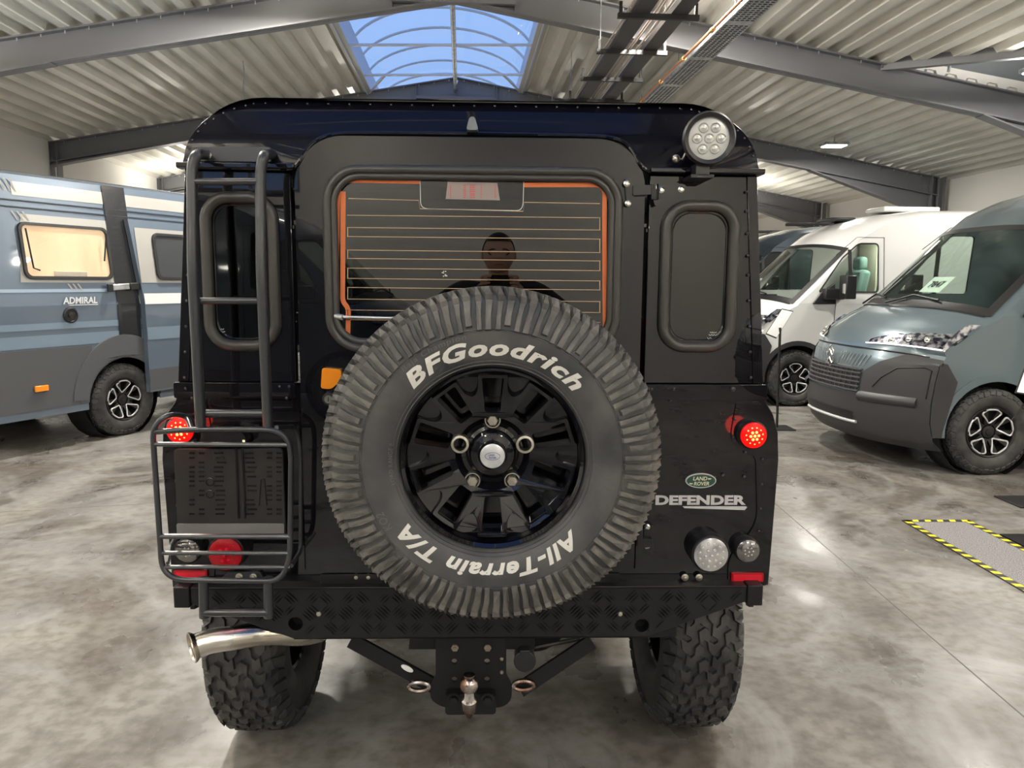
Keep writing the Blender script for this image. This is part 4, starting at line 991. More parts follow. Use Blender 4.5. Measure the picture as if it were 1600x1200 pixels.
m = MB(); m.prism(circ(0, 0, .204, 120), [circ(0, 0, .0885, 60)] + slot(-.0005), 0, .045, rfn(-.016)); m.lathe([(.093, .048), (.084, .040), (.076, .027), (.066, .026), (.058, .030), (.052, .052), (.034, .058), (.0002, .060)], SC, AXS, 60)
m.lathe([(.2, -.03), (.06, -.04), (.0002, -.04)], SC, AXS, 48)
m.lathe([(.208, .10), (.2155, .108), (.219, .100), (.2165, .09)], SC, AXS, 96)
m.lathe([(.21, .09), (.20, .04), (.20, -.09), (.214, -.1)], SC, AXS, 64)
m.build('rim', rimm, sp_o, ang=30)
m = MB(); m.lathe([(.036, .058), (.035, .066), (.032, .066), (.032, .069), (.0, .0705)], SC, AXS, 40); cp = m.build('hub_surround', rimm, sp_o)
m = MB(); m.lathe([(.0305, .066), (.0295, .0715), (.027, .0725), (.0002, .073)], SC, AXS, 40); m.build('hub_cap', capm, sp_o, label='silver centre cap with oval logo')
m = MB(); m.tube([AS(0, 0, .0735)+Vector((.018*cos(t_), 0, .009*sin(t_))) for t_ in [2*PI*k/30 for k in range(30)]], .0005, 4, True)
text_fit('LAND', .014, .0045, lambda x, y: SC+Vector((-.009+x, -.0738, .0008+y)), .02, mb=m); text_fit('ROVER', .017, .0045, lambda x, y: SC+Vector((-.008+x, -.0738, -.0058+y)), .02, mb=m); m.build('cap_logo', navy, sp_o, smooth=False)
for k, dg in enumerate((90, 162, 18, 234, 306)):
    th = R(dg); p = AS(th, .0826, .028)
    m = MB(); socket = dg in (162, 18)
    if socket: m.lathe([(.0225, 0), (.0225, .026), (.0215, .030), (.016, .031), (.0145, .028), (.0145, .004)], p, AXS, 28)
    else:
        m.lathe([(.0205, 0), (.0205, .014), (.019, .017), (.0165, .017), (.016, .010)], p, AXS, 28)
        m.lathe([(.0145, .006), (.0145, .024), (.012, .027), (.0002, .0275)], p, AXS, 6)
    nb = m.build('wheel_nut', nickel, sp_o, label='hollow locking wheel nut' if socket else None)
# carrier behind the wheel
m = MB(); m.cyl((SC.x, -.02, SC.z), (SC.x, -.22, SC.z), .09, 24); m.box((SC.x, -.05, SC.z), (.34, .05, .10)); m.build('wheel_carrier', under, car)
done()

# ================================================================== VANS
BWH = 1.35
def Wd(z): return 1.02 if z <= BWH else 1.02-.115*(z-BWH)
PROF = [(.12, .22), (.04, .30), (.0, .45), (.0, .62), (.02, .80), (.05, .95), (.10, 1.06), (.22, 1.19), (.40, 1.32), (.58, 1.41), (1.32, 2.13), (1.55, 2.30), (1.85, 2.43), (2.2, 2.53), (2.7, 2.59), (3.5, 2.61), (6.22, 2.60), (6.35, 2.50)]
WS0, WS1 = 9, 10
def prof(t):
    i = max(0, min(len(PROF)-2, int(t))); q = t-i; return (PROF[i][0]*(1-q)+PROF[i+1][0]*q, PROF[i][1]*(1-q)+PROF[i+1][1]*q)
def vs_(t, b, off=0.0):
    x, z = prof(t); ab = abs(b)
    fade = 1 if t <= WS1 else max(0, 1-(t-WS1)/4)
    low = 1 if t > 6 else 1.15
    sh = .34*low*ab**2.6*fade
    dz = (.05*ab**4 if t < 7 else .09*ab**4)*(1 if t > 5 else 0)
    zz = z-dz; p = Vector((x+sh, b*Wd(zz), zz))
    if off:
        e = 1e-3; p1 = vs_(min(t+e*5, len(PROF)-1.001), b); p0 = vs_(max(t-e*5, 0), b); q1 = vs_(t, min(b+e, 1)); q0 = vs_(t, max(b-e, -1))
        nrm = (q1-q0).cross(p1-p0).normalized()
        if nrm.x > 0 and t < 11: nrm = -nrm
        if t >= 11 and nrm.z < 0: nrm = -nrm
        p = p + nrm*off
    return p
def vpatch(t0, t1, b0, b1, off, nt=10, nb=14):
    m = MB(); g = lambda q, v: q(v) if callable(q) else q
    m.grid(lambda i, j: vs_(t0+(t1-t0)*i, g(b0, t0+(t1-t0)*i)+(g(b1, t0+(t1-t0)*i)-g(b0, t0+(t1-t0)*i))*j, off), nt, nb); return m
EDGE = [(vs_(k/4, 1).x, vs_(k/4, 1).z) for k in range((len(PROF)-1)*4)]
def side_fn(s_, off=0.0): return lambda a, b_, d: Vector((a, s_*(Wd(b_)+off-d), b_))
def split_low(poly): return poly
def side_patch(poly, s_, off=.008, th=.012, holes=[]):
    m = MB(); m.prism(poly, holes, 0, th, side_fn(s_, off)); return m
def strip_patch(rows, s_, off):          # rows (z, xL, xR)
    m = MB(); vs = []
    for z, a, b_ in rows: vs += [Vector((a, s_*(Wd(z)+off), z)), Vector((b_, s_*(Wd(z)+off), z))]
    m.add(vs, [(2*i, 2*i+1, 2*i+3, 2*i+2) for i in range(len(rows)-1)]); return m
AW0, AW1 = .95, 4.985
def arcpts(cx, r, z0, n=12):
    a0 = math.asin(max(-1, min(1, (z0-.38)/r))); return [(cx+r*cos(a0+(PI-2*a0)*k/n), .38+r*sin(a0+(PI-2*a0)*k/n)) for k in range(n+1)]
def van_wheel(parent, cx, s_, Rr, Ro, style, rimc, edge):
    c = Vector((cx, s_*.90, Ro-.005)); ax = Vector((0, s_, 0)); pf = tyre_profile(Rr, Ro, .235)
    m = MB(); m.lathe(full(pf), c, ax, 56)
    wo = m.build('wheel', tyred, parent)
    m = MB(); cols = [(-.98, -.62, 0), (-.55, -.2, .5), (-.15, .2, .1), (.25, .58, .6), (.62, .96, .2)]; tread(m, c, ax, pf, .235, 40, cols, .006, 5); m.build('tread', tyred, wo, smooth=False)
    m = MB(); m.lathe([(Rr+.006, .080), (Rr-.002, .096), (Rr-.012, .092), (Rr-.016, .05), (Rr*.9, -.02), (.0002, -.02)], c, ax, 48); m.lathe([(Rr+.004, .092), (Rr-.001, .099), (Rr-.008, .095)], c, ax, 48); m.build('rim', rimc, wo)
    for k in range(5):
        t_ = 2*PI*k/5+PI/2
        def Q(dt, r, a): return AX(c, ax, t_+dt, r, a)
        m = MB()
        for sg in (-1, 1):
            a_, b_ = Q(sg*.42, .065, .05), Q(sg*.30, Rr-.012, .086)
            m.bar(a_, b_, .030, .03, ax)
        m.build('spoke', blackm if edge else rimc, wo, smooth=False)
        if edge:
            loop = [Q(-.10, .075, .062), Q(-.34, .12, .078), Q(-.50, Rr-.03, .092), Q(-.20, Rr-.014, .094), Q(.20, Rr-.014, .094), Q(.50, Rr-.03, .092), Q(.34, .12, .078), Q(.10, .075, .062)]
            m = MB(); m.tube(fillet(loop, .02, 3), .0075, 6, True); m.build('spoke_edge', silver, wo)
    m = MB(); m.lathe([(.058, .04), (.052, .066), (.028, .07), (.026, .076), (.0002, .078)], c, ax, 24); m.build('wheel_hub', blackm if edge else rimc, wo)
def make_van(name, label, nose, heading, body, trimc, kind, near, rimc, edge=True):
    global ORG
    root = thing(name, label, 'van', (0, 0, 0)); done()
    root.location = nose; root.rotation_euler = (0, 0, heading)
    # front, bonnet, roof skin
    m = MB(); nt = (len(PROF)-1)*4; T = len(PROF)-1-1e-4
    def sk(i, j): t = i*T; bb = abs(j*2-1); return WS0 < t < WS1 and bb < .92
    m.grid(lambda i, j: vs_(i*T, j*2-1), nt, 36, sk); m.build('body_shell', body, root, ang=30)
    ar0 = arcpts(AW0, .43, .33); ar1 = arcpts(AW1, .43, .33)
    eL = [p for p in EDGE if p[1] <= BWH and p[0] < 2]; eU = [p for p in EDGE if p[1] > BWH]
    xe = eL[-1][0]+.02
    low = eL + [(xe, BWH), (6.37, BWH), (6.37, .33)] + ar1 + ar0 + [(eL[0][0], .33)] if eL[0][1] > .4 else [p for p in eL if p[1] > .33] + [(xe, BWH), (6.37, BWH), (6.37, .33)] + ar1 + ar0 + [([p for p in eL if p[1] > .33][0][0], .33)]
    up = [(xe, BWH)] + [p for p in eU if p[0] < 6.3] + [(6.37, 2.48), (6.37, BWH)]
    wind = f2([(1.20, 1.50), (1.98, 1.50), (1.98, 2.12), (1.72, 2.12), (1.50, 1.93)], [.02, .04, .05, .05, .03], 4)
    for s_ in (-1, 1):
        m = MB(); m.prism(low, [], 0, .01, side_fn(s_)); m.prism(up, [wind] if kind != 'left' or s_ < 0 else [wind], 0, .01, side_fn(s_)); m.build('body_side', body, root, smooth=False)
        m = side_patch(wind, s_, -.001, .004); m.build('door_glass', vglass if kind != 'left' else vtint, root, smooth=False)
        m = MB(); m.tube([(a, s_*(Wd(b_)+.003), b_) for a, b_ in wind], .010, 6, True); m.bar((1.62, s_*(Wd(1.5)+.002), 1.5), (1.60, s_*(Wd(2.05)+.002), 2.04), .01, .045, Vector((1, 0, 0))); m.build('door_glass_seal', plasticb, root)
        m = MB(); m.tube([(1.10, s_*1.022, .48), (1.10+.3, s_*1.022, .86), (1.42, s_*1.022, BWH), (1.18, s_*(Wd(1.44)+.002), 1.44)], .004, 5); m.tube([(2.06, s_*1.022, .45), (2.06, s_*1.022, BWH), (2.06, s_*(Wd(2.2)+.002), 2.2), (1.70, s_*(Wd(2.2)+.002), 2.2), (1.42, s_*(Wd(1.97)+.002), 1.97)], .004, 5); m.build('door_gap', blackm, root)
        # mirror
        m = MB(); m.box((1.48, s_*1.19, 1.56), (.14, .20, .30)); m.box((1.36, s_*1.06, 1.47), (.26, .12, .14)); m.prism([(1.10, 1.34), (1.42, 1.34), (1.40, 1.62), (1.22, 1.50)], [], 0, .03, side_fn(s_, .03)); mr = m.build('mirror', plasticb, root, bevel=.03)
        m = MB(); m.box((1.41, s_*1.24, 1.54), (.02, .06, .13)); m.build('indicator', clearl, mr, bevel=.01)
        for cx in (AW0, AW1): m = MB(); m.lathe([(.44, -.03), (.45, -.3), (.1, -.35)], (cx, s_*1.0, .40), (0, s_, 0), 24); m.build('wheel_well', blackm, root)
        for cx in (AW0, AW1): van_wheel(root, cx, s_, .212, .375, 0, rimc, edge)
    m = MB(); m.box((3.1, 0, .36), (5.6, 1.8, .08)); m.build('underbody', blackm, root)
    m = MB(); m.box((6.36, 0, 1.42), (.03, 1.86, 2.1)); m.build('rear_doors', body, root, bevel=.01)
    # windscreen, frame, wipers, dash
    m = vpatch(WS0+.0, WS1, -.93, .93, .004, 8, 18); m.build('windscreen', vglass, root)
    m = MB()
    for b0, b1 in ((-.95, -.90), (.90, .95)): m.grid(lambda i, j: vs_(WS0+i, b0+(b1-b0)*j, .008), 8, 2)
    m.grid(lambda i, j: vs_(WS0-.15+i*.22, -.93+1.86*j, .008), 3, 20); m.grid(lambda i, j: vs_(WS1-.06+i*.06, -.93+1.86*j, .008), 2, 20); m.build('windscreen_border', blackm, root)
    for w0, w1 in ((-.55, .05), (.15, .72)):
        m = MB(); m.tube([vs_(WS0-.1, w1, .03), vs_(WS0+.10, (w0+w1)/2, .035), vs_(WS0+.06, w0, .03)], .010, 5); m.build('wiper', blackm, root)
    m = MB(); m.box((1.25, 0, 1.22), (.75, 1.8, .26)); m.box((.98, 0, 1.36), (.4, 1.7, .06)); m.build('dashboard', mat('dash_grey', (.06, .06, .06), .6), root, bevel=.05)
    m = MB(); m.tube([Vector((1.62, .42*(-1)+.19*cos(a), 1.34+.19*sin(a))) for a in [2*PI*k/20 for k in range(20)]], .016, 8, True); m.build('steering_wheel', blackm, root)
    for sy in (-.48, .48):
        m = MB(); m.box((2.15, sy, .98), (.5, .52, .16)); m.box((2.42, sy, 1.42), (.16, .50, .78), Matrix.Rotation(R(10), 3, 'Y')); m.box((2.50, sy, 1.90), (.12, .28, .2)); m.build('seat', mat('seat_cloth', (.20, .32, .30), .9), root, bevel=.05)
    m = MB(); m.box((3.3, 0, 1.5), (.04, 1.75, 2.0)); m.box((2.9, .55, 1.6), (.5, .5, 1.6)); m.build('living_partition', mat('beige_cabinet', (.62, .58, .48), .7), root)
    # front details: bumper, grille, lamps
    m = vpatch(0, 3.05, -1, 1, .012, 10, 30)
    m.build('lower_bumper', trimc, root)
    for s_ in (-1, 1):
        m = vpatch(3.0, 5.7, lambda t: s_*(.48 if t < 4.2 else .48+.20*(t-4.2)), s_*1.0, .012, 10, 10); m.build('bumper_corner', trimc, root)
        cpt = [p for p in EDGE if .33 < p[1] < .96 and p[0] < 1]
        m = side_patch(cpt + [(.50, .95), (.60, .80)] + [(x, z) for x, z in arcpts(AW0, .46, .33)[::-1] if x < .62 and z < .78][::-1][-1:] + [(.50, .50), (.50, .33)], s_, .012, .012); m.build('bumper_side', trimc, root, smooth=False)
        a1 = arcpts(AW0, .485, .33, 20); a0 = arcpts(AW0, .425, .33, 20)
        if kind != 'grey': pass
        m = MB(); m.prism(a1 + a0[::-1], [], 0, .012, side_fn(s_, .010)); m.build('wheel_arch_trim', trimc if kind != 'grey' else body, root, smooth=False)
        a1 = arcpts(AW1, .53, .40, 20); a0 = arcpts(AW1, .425, .40, 20)
        m = MB(); m.prism(a1 + a0[::-1], [], 0, .02, side_fn(s_, .016)); m.build('wheel_arch_trim', trimc, root, bevel=.006)
        m = MB(); m.prism([(1.40, .38), (4.56, .38), (4.56, .62), (1.40, .56)], [], 0, .02, side_fn(s_, .014)); m.build('sill_trim', trimc, root, smooth=False)
        # headlamp wraps from the nose to the wing
        def lampf(i, j, o=.012): b_ = .40+.60*j; t0 = 6.08+.20*j; t1 = 6.35+1.25*j**.8; return vs_(t0+(t1-t0)*i, s_*b_, o)
        m = MB(); m.grid(lampf, 8, 18); hl = m.build('headlamp', vary(mat('headlamp_cluster', (.4, .4, .45), .15, .8, 1), (.03, .03, .06), (.75, .76, .80), 22, 3, lo=.42, hi=.62), root)
        m = strip_patch([(1.06, .44, .47), (1.14, .48, .56), (1.22, .56, .68), (1.275, .64, .76)], s_, .012); m.build('lamp_end', hl.data.materials[0], hl, smooth=False)
        m = MB()
        for k, (i_, j_) in enumerate(((.45, .35), (.5, .55), (.5, .75))):
            m = MB(); q = lampf(i_, j_, .004); m.sphere(q, .030, 8); m.build('lamp_reflector', chrome, hl)
        m = MB(); m.tube([lampf(0.04, k/12, .016) for k in range(13)], .007, 6); m.build('running_light', mat('running_light', (.9, .9, .9), .3, emit=(1, 1, 1), es=1.0) if kind == 'grey' else whitep, hl)
        m = MB(); m.tube([vs_(t, s_*b_, .016) for t, b_ in ((3.2, .97), (4.6, .97), (4.75, .93), (4.6, .76), (4.0, .66), (3.5, .60))], .006, 5); m.build('bumper_crease', blackm, root)
        m = MB(); m.grid(lambda i, j: vs_(2.7+.5*i, s_*(.48+.44*j), .012+.030*sin(PI*i)), 6, 10); m.build('bumper_ledge', trimc, root)
    tgr = 3.1
    m = vpatch(3.1, 4.35, -.47, .47, .010, 6, 20); gr = m.build('grille', blackm, root)
    m = MB()
    for k in range(6): m.tube([vs_(3.17+.22*k, -.47+.94*j/16, .018) for j in range(17)], .008, 5)
    for k in range(13): m.tube([vs_(3.1+1.2*i/4, -.44+.88*k/12, .014) for i in range(5)], .004, 4)
    m.build('grille_bar', plasticb if kind != 'grey' else mat('grille_grey', (.07, .07, .075), .35), gr)
    m = vpatch(1.6, 2.05, -.42, .42, .018, 4, 16); m.build('lower_intake', blackm, root)
    m = MB(); m.tube([vs_(1.5, -.46+.92*j/16, .022) for j in range(17)], .014, 6); m.build('silver_lip', silver if kind == 'grey' else trimc, root)
    m = MB()
    for sg in (-1, 1):
        for k in range(9): m.tube([vs_(4.45, sg*(.10+.045*k), .010), vs_(5.25, sg*(.15+.045*k), .010)], .004, 4)
    m.build('nose_slats', mat('slat_grey', (.30, .33, .36), .25, .5), root)
    em = MB()
    for dz in (0, .075):
        c0 = vs_(4.75, 0, .035)+Vector((0, 0, dz-.03)); em.tube([c0+Vector((0, -.055, -.03)), c0+Vector((0, 0, .02)), c0+Vector((0, .055, -.03))], .012, 6)
    em.tube([vs_(4.8, 0, .03)+Vector((0, .06*cos(a), .095*sin(a))) for a in [2*PI*k/20 for k in range(20)]], .007, 6, True)
    em.build('nose_emblem', chrome, root, label='chrome double-chevron emblem')
    m = MB(); m.tube([vs_(5.75, -.92+1.84*j/20, .003) for j in range(21)], .007, 5); m.build('bonnet_gap', blackm, root)
    if kind in ('grey', 'white'):  # glowing panel and light added to brighten the cab behind the windscreen
        m = MB(); m.box((2.6, 0, 2.28), (.25, .5, .03)); cl_ = m.build('cab_fill_panel', ledm, root, smooth=False)
        L = bpy.data.lights.new('cab_fill_light', 'AREA'); L.size = .4; L.energy = 14; L.color = (1, .96, .82)
        lo = bpy.data.objects.new('cab_fill_light', L); COL.objects.link(lo); lo.parent = root; lo.location = (2.6, 0, 2.25); lo.rotation_euler = (0, R(-25), 0)
    return root
def glossy(name, c, metal=.3): return mat(name, c, .32, metal, 1, coatr=.04)
greyv = glossy('slate_blue_van_paint', (.115, .155, .175)); whitev = glossy('white_van_paint', (.66, .66, .65), 0); bluev = glossy('steel_blue_van_paint', (.13, .17, .225)); darkv = glossy('dark_teal_van_paint', (.035, .055, .075))
bumpg = mat('dark_grey_bumper_plastic', (.030, .029, .031), .5)
headR = math.atan2(hu.y, hu.x)
def nose_from(contact, side, heading):
    ex = Vector((cos(heading), sin(heading), 0)); ey = Vector((-sin(heading), cos(heading), 0))
    return Vector(contact) - ex*AW0 - ey*(side*1.02)
gn = nose_from((4.262, 4.1, 0), -1, headR)
gv = make_van('camper_van', 'slate-blue camper van with dark grey bumper, at the right edge', gn, headR, greyv, bumpg, 'grey', -1, blackm)
wn_ = nose_from((4.03, 7.72, 0), -1, headR)
wv = make_van('camper_van', 'white camper van between the slate-blue van and the dark van', wn_, headR, whitev, bumpg, 'white', -1, blackm)
dn = nose_from((3.95, 10.7, 0), -1, headR)
dv = make_van('camper_van', 'dark blue-grey van behind the white van', dn, headR, darkv, bumpg, 'dark', -1, blackm)
ORGs = None
# roof vent on the white van and green decal, roof rail on the dark van
def child(m, name, mt, root, **k): return m.build(name, mt, root, **k)
m = MB(); m.box((2.75, -.1, 2.62), (.8, .5, .07)); child(m, 'roof_vent', whitep, wv, bevel=.02)
m = MB(); m.box((1.95, .2, 2.50), (.35, .5, .05)); child(m, 'roof_hatch', plasticb, wv, bevel=.02)
m = MB(); m.bar((2.0, -.85, 2.58), (5.5, -.85, 2.66), .05, .05); m.bar((1.9, .8, 2.56), (5.5, .8, 2.66), .05, .05); child(m, 'roof_rail', blackm, dv, bevel=.008)
m = MB(); m.grid(lambda i, j: vs_(11.3+1.0*i, -.30-.10*i+(.02+.12*(1-abs(i*2-1)))*(j-.5), .006), 6, 2); child(m, 'green_decal', mat('green_decal', (.03, .55, .04), .4), gv)
# price cards behind the windscreens, parked on the dash
def card(root_nose, head, px, py, y_l, label, txt=None):
    ex = Vector((cos(head), sin(head), 0)); ey = Vector((-sin(head), cos(head), 0))
    c = root_nose + ex*.85 + ey*y_l + Vector((0, 0, 1.60))
    up = (ex*.72+Vector((0, 0, .70))).normalized(); rt = -ey
    m = MB(); w, h = .155, .10
    q = [c-rt*w-up*h, c+rt*w-up*h, c+rt*w+up*h, c-rt*w+up*h]; nrm = rt.cross(up)
    m.add(q+[p+nrm*.002 for p in q], [(0, 1, 2, 3), (7, 6, 5, 4), (0, 4, 5, 1), (1, 5, 6, 2), (2, 6, 7, 3), (3, 7, 4, 0)])
    o = tag(m.build('price_card', paper, None, smooth=False), label, 'card')
    if txt:
        m = MB(); text_fit(txt, w*1.3, h*.8, lambda x, y: c-rt*w*.65-up*h*.4+rt*x+up*y+nrm*.006, .02, mb=m); text_fit(txt, w*1.3, h*.8, lambda x, y: c-rt*w*.65-up*h*.4+rt*x+up*y-nrm*.004, .02, mb=m)
        m.build('card_number', blackm, o, smooth=False)
card(gn, headR, 0, 0, -.25, 'pale green number card under the windscreen of the slate-blue van', '7847')
card(wn_, headR, 0, 0, .35, 'pale green card under the windscreen of the white van', None)

# ---- left camper
hl_ = R(24.9); sdir = Vector((sin(hl_), cos(hl_), 0)); p0 = Vector((-3.72, 5.70, 0))
headL = math.atan2(-sdir.y, -sdir.x)
exL = -sdir; eyL = Vector((-exL.y, exL.x, 0))
noseL = p0 - exL*(AW1+.08) - eyL*1.02
lv = make_van('camper_van', 'steel-blue camper van with pale stripes and a lit window, at the left edge', noseL, headL, bluev, mat('charcoal_side_plastic', (.075, .078, .085), .5), 'left', 1, blackm)
S0 = AW1+.08
def lrow(s0, s1, z0, z1, off, mt, name, sl0=0, sl1=0, label=None, th=.004):
    m = MB(); zs = [z0, z1] if z1 <= BWH or z0 >= BWH else [z0, BWH, z1]
    rows = [(z, S0-s0-sl0*(z-z0), S0-s1-sl1*(z-z0)) for z in zs]
    vs = []
    for z, a, b_ in rows: vs += [Vector((a, Wd(z)+off, z)), Vector((b_, Wd(z)+off, z))]
    m.add(vs, [(2*i, 2*i+1, 2*i+3, 2*i+2) for i in range(len(rows)-1)]); return m.build(name, mt, lv, smooth=False, solid=0, label=label)
beige = glossy('champagne_stripe', (.40, .39, .37), .2); light = glossy('pale_blue_stripe', (.30, .38, .48), .2); whst = glossy('white_stripe', (.70, .72, .73), 0); midb = glossy('mid_blue_stripe', (.20, .27, .35), .2)
lrow(-.88, 4.4, 2.33, 2.45, .004, beige, 'upper_stripe')
lrow(-.92, 4.4, 1.56, 2.17, .004, beige, 'window_band', .15)
lrow(.03, 4.4, 1.345, 1.43, .005, whst, 'white_stripe', .5)
lrow(-1.3, 4.4, .97, 1.08, .004, midb, 'low_band'); lrow(-1.3, 4.4, 1.13, 1.19, .004, beige if False else midb, 'low_band')
lrow(-1.3, -.02, 1.47, 1.50, .005, light, 'belt_band')
chs = mat('charcoal_panel', (.075, .078, .085), .5)
m = MB(); m.prism([(S0+1.32, .40), (S0+1.32, .955), (S0+.22, .955), (S0-.08, 1.05), (S0-.34, 1.02), (S0-.5, .9), (S0-.5, .60)] + arcpts(S0, .45, .40, 16)[:0] + [(S0-.08+.42*cos(a)*1.0-.0, .40+.45*sin(a)) for a in [R(30+5*k) for k in range(25)]][::1] + [(S0+.40, .40)], [], 0, .008, side_fn(1, .012))
# simpler: side skirt behind the wheel plus arch flare
m = MB(); m.prism([(S0+1.32, .40), (S0+1.32, .955), (S0+.28, .955), (S0+.30, .80), (S0+.44, .40)], [], 0, .012, side_fn(1, .013)); m.build('rear_skirt', chs, lv, smooth=False)
m = MB(); aa = [R(5+170*k/20) for k in range(21)]; cxw = AW1
m.prism([(cxw+.60*cos(a), .38+.66*sin(a)) for a in aa] + [(cxw+.44*cos(a), .38+.45*sin(a)) for a in reversed(aa)], [], 0, .03, side_fn(1, .022)); m.build('arch_flare', chs, lv, bevel=.008)
for z in (2.285, 2.225):
    m = MB(); m.bar((S0+1.3, Wd(z)+.004, z), (S0-4.3, Wd(z)+.004, z), .012, .012); m.build('roof_seam', mat('seam_dark', (.03, .04, .055), .4), lv, smooth=False)
dwp = mat('dark_window_pane', (.05, .055, .06), .12, 0, 1)
# lit kitchen window (top-hung frame)
def lwin(s0, s1, z0, z1, lit):
    pts = rrect(S0-s1, S0-s0, z0, z1, .07, 6)
    m = MB(); m.prism(pts, [rrect(S0-s1+.028, S0-s0-.028, z0+.028, z1-.028, .05, 6)], 0, .03, side_fn(1, .028)); fr = m.build('camper_window', plasticb, lv, bevel=.006, label='lit rounded window' if lit else None)
    if lit:
        m = MB(); m.prism(rrect(S0-s1+.02, S0-s0-.02, z0+.02, z1-.02, .05, 6), [], 0, .002, side_fn(1, .006)); m.build('lit_interior', vary(mat('lit_beige_interior', (.75, .65, .50), .8, emit=(1, .80, .56), es=.55), (.58, .44, .33), (.78, .64, .50), 3, 2, stretch=(1, 1, .3)), fr, smooth=False)
        m = MB(); m.tube([(S0-s0-.04, 1.0, z1-.06), (S0-s0-.09, 1.0, z0+.10), (S0-s0-.15, 1.0, z0+.08)], .008, 5); m.tube([(S0-s1+.05, 1.0, z1-.06), (S0-s1+.09, 1.0, z0+.18)], .008, 5)
        m.build('window_stay', blackm, fr)
        m = MB(); m.box((S0-(s0+s1)/2, Wd(z0)+.006, z0+.05), (.34, .01, .05)); m.build('window_blind', whitep, fr, bevel=.01)
        m = MB(); m.prism(rrect(S0-s1+.02, S0-s0-.02, z0+.02, z1-.02, .05, 6), [], 0, .004, side_fn(1, .024)); m.build('pane', glass('camper_pane', (.95, .92, .88), 1.45), fr, smooth=False)
    else:
        m = MB(); m.prism(rrect(S0-s1+.02, S0-s0-.02, z0+.02, z1-.02, .05, 6), [], 0, .004, side_fn(1, .020)); m.build('pane', MATS['dark_window_pane'], fr, smooth=False)
    return fr
lwin(-.88, .03, 1.59, 2.10, True)
# dark rail column and slid-back door
lrow(.04, .30, .95, 2.52, .010, mat('gloss_black_rail', (.012, .013, .016), .25, 0, 1), 'door_rail_panel', 0, 0)
m = MB()
poly = [(S0-.32, .42), (S0-.29, BWH), (S0-.24, 2.36), (S0-2.2, 2.36), (S0-2.2, .42)]
def dfn(a, b_, d): return Vector((a, Wd(b_)+.075-d, b_))
m.prism([(S0-.32, .42), (S0-.31, BWH), (S0-2.2, BWH), (S0-2.2, .42)], [], 0, .06, dfn); m.prism([(S0-.31, BWH), (S0-.24, 2.20), (S0-2.2, 2.20), (S0-2.2, BWH)], [], 0, .06, dfn)
sdr = m.build('sliding_door', bluev, lv, smooth=False, label='sliding door standing proud of the body')
def drow(s0, s1, z0, z1, mt, name):
    m = MB(); zs = [z0, z1]; vs = []
    for z in zs: vs += [Vector((S0-s0, Wd(z)+.079, z)), Vector((S0-s1, Wd(z)+.079, z))]
    m.add(vs, [(0, 1, 3, 2)]); m.build(name, mt, sdr, smooth=False)
drow(.30, 2.2, 1.56, 2.12, beige, 'door_band'); drow(.31, 2.2, 1.34, 1.45, whst, 'door_stripe'); drow(.32, 2.2, .97, 1.1, midb, 'door_low_band'); drow(.32, 2.2, .44, .66, chs, 'door_skirt')
m = MB(); m.prism(rrect(S0-1.5, S0-.50, 1.59, 2.08, .07, 6), [rrect(S0-1.47, S0-.53, 1.62, 2.05, .05, 6)], 0, .03, lambda a, b_, d: Vector((a, Wd(b_)+.10-d, b_))); m.build('door_window_frame', plasticb, sdr, bevel=.006)
m = MB(); m.prism(rrect(S0-1.49, S0-.51, 1.60, 2.07, .06, 6), [], 0, .004, lambda a, b_, d: Vector((a, Wd(b_)+.088-d, b_))); m.build('door_window_pane', MATS['dark_window_pane'], sdr, smooth=False)
m = MB(); m.bar((S0+.06, Wd(1.52)+.03, 1.51), (S0-.30, Wd(1.52)+.03, 1.53), .03, .06); m.build('door_rail', galv, lv, bevel=.008)
m = MB(); m.bar((S0+.02, Wd(1.52)+.045, 1.51), (S0+.08, Wd(1.52)+.045, 1.51), .03, .075); m.bar((S0-.18, Wd(1.52)+.045, 1.52), (S0-.32, Wd(1.52)+.045, 1.53), .03, .07); m.build('rail_stop', plasticb, lv, bevel=.006)
m = MB(); text_fit('ADMIRAL', .36, .065, lambda x, y: Vector((S0+.55-x-y*.1, 1.03, 1.36+y)), .03, mb=m)
m.add([(S0+.50, 1.03, 1.352), (S0+.18, 1.03, 1.352), (S0+.19, 1.03, 1.345), (S0+.48, 1.03, 1.345)], [(0, 1, 2, 3)]); m.build('side_lettering', whst, lv, smooth=False, recalc=False, label='white capital lettering on the side')
m = MB(); m.lathe([(.075, 0), (.075, .012), (.06, .02), (.055, .012), (.03, .012), (.028, .02), (.0002, .022)], (S0+.48, 1.02, 1.255), (0, 1, 0), 28); m.build('filler_cap', plasticb, lv)
m = MB(); m.box((S0+.83, 1.045, .60), (.13, .02, .055)); m.build('side_marker_lamp', amber, lv, bevel=.006, label='amber side marker')
for k in range(3):
    for (sx, zz, h_, l_) in ((-1.0, 2.38, .09, 0), (-.92, 2.13, .06, 0), (-.48, 1.50, .05, 0)):
        m = MB(); a = S0-sx-k*.05; m.add([(a, Wd(zz)+.007, zz+h_), (a-.018, Wd(zz)+.007, zz+h_), (a-.018-.05, Wd(zz)+.007, zz-.02), (a-.05, Wd(zz)+.007, zz-.02)], [(0, 1, 2, 3)]); m.build('slash_decal', beige, lv, smooth=False)

def place_copy(src, nose, head, label):
    c = copy_tree(src); c.location = nose; c.rotation_euler = (0, 0, head); c['label'] = label; return c  # van copies added out of view for the black car to mirror
place_copy(dv, hp(-.9, -5.4, 0), headR+PI, 'dark van added behind the photographer on the left, mirrored in the rear glass')
place_copy(wv, hp(3.0, -5.6, 0), headR, 'white van added behind the photographer on the right, mirrored in the black paint')
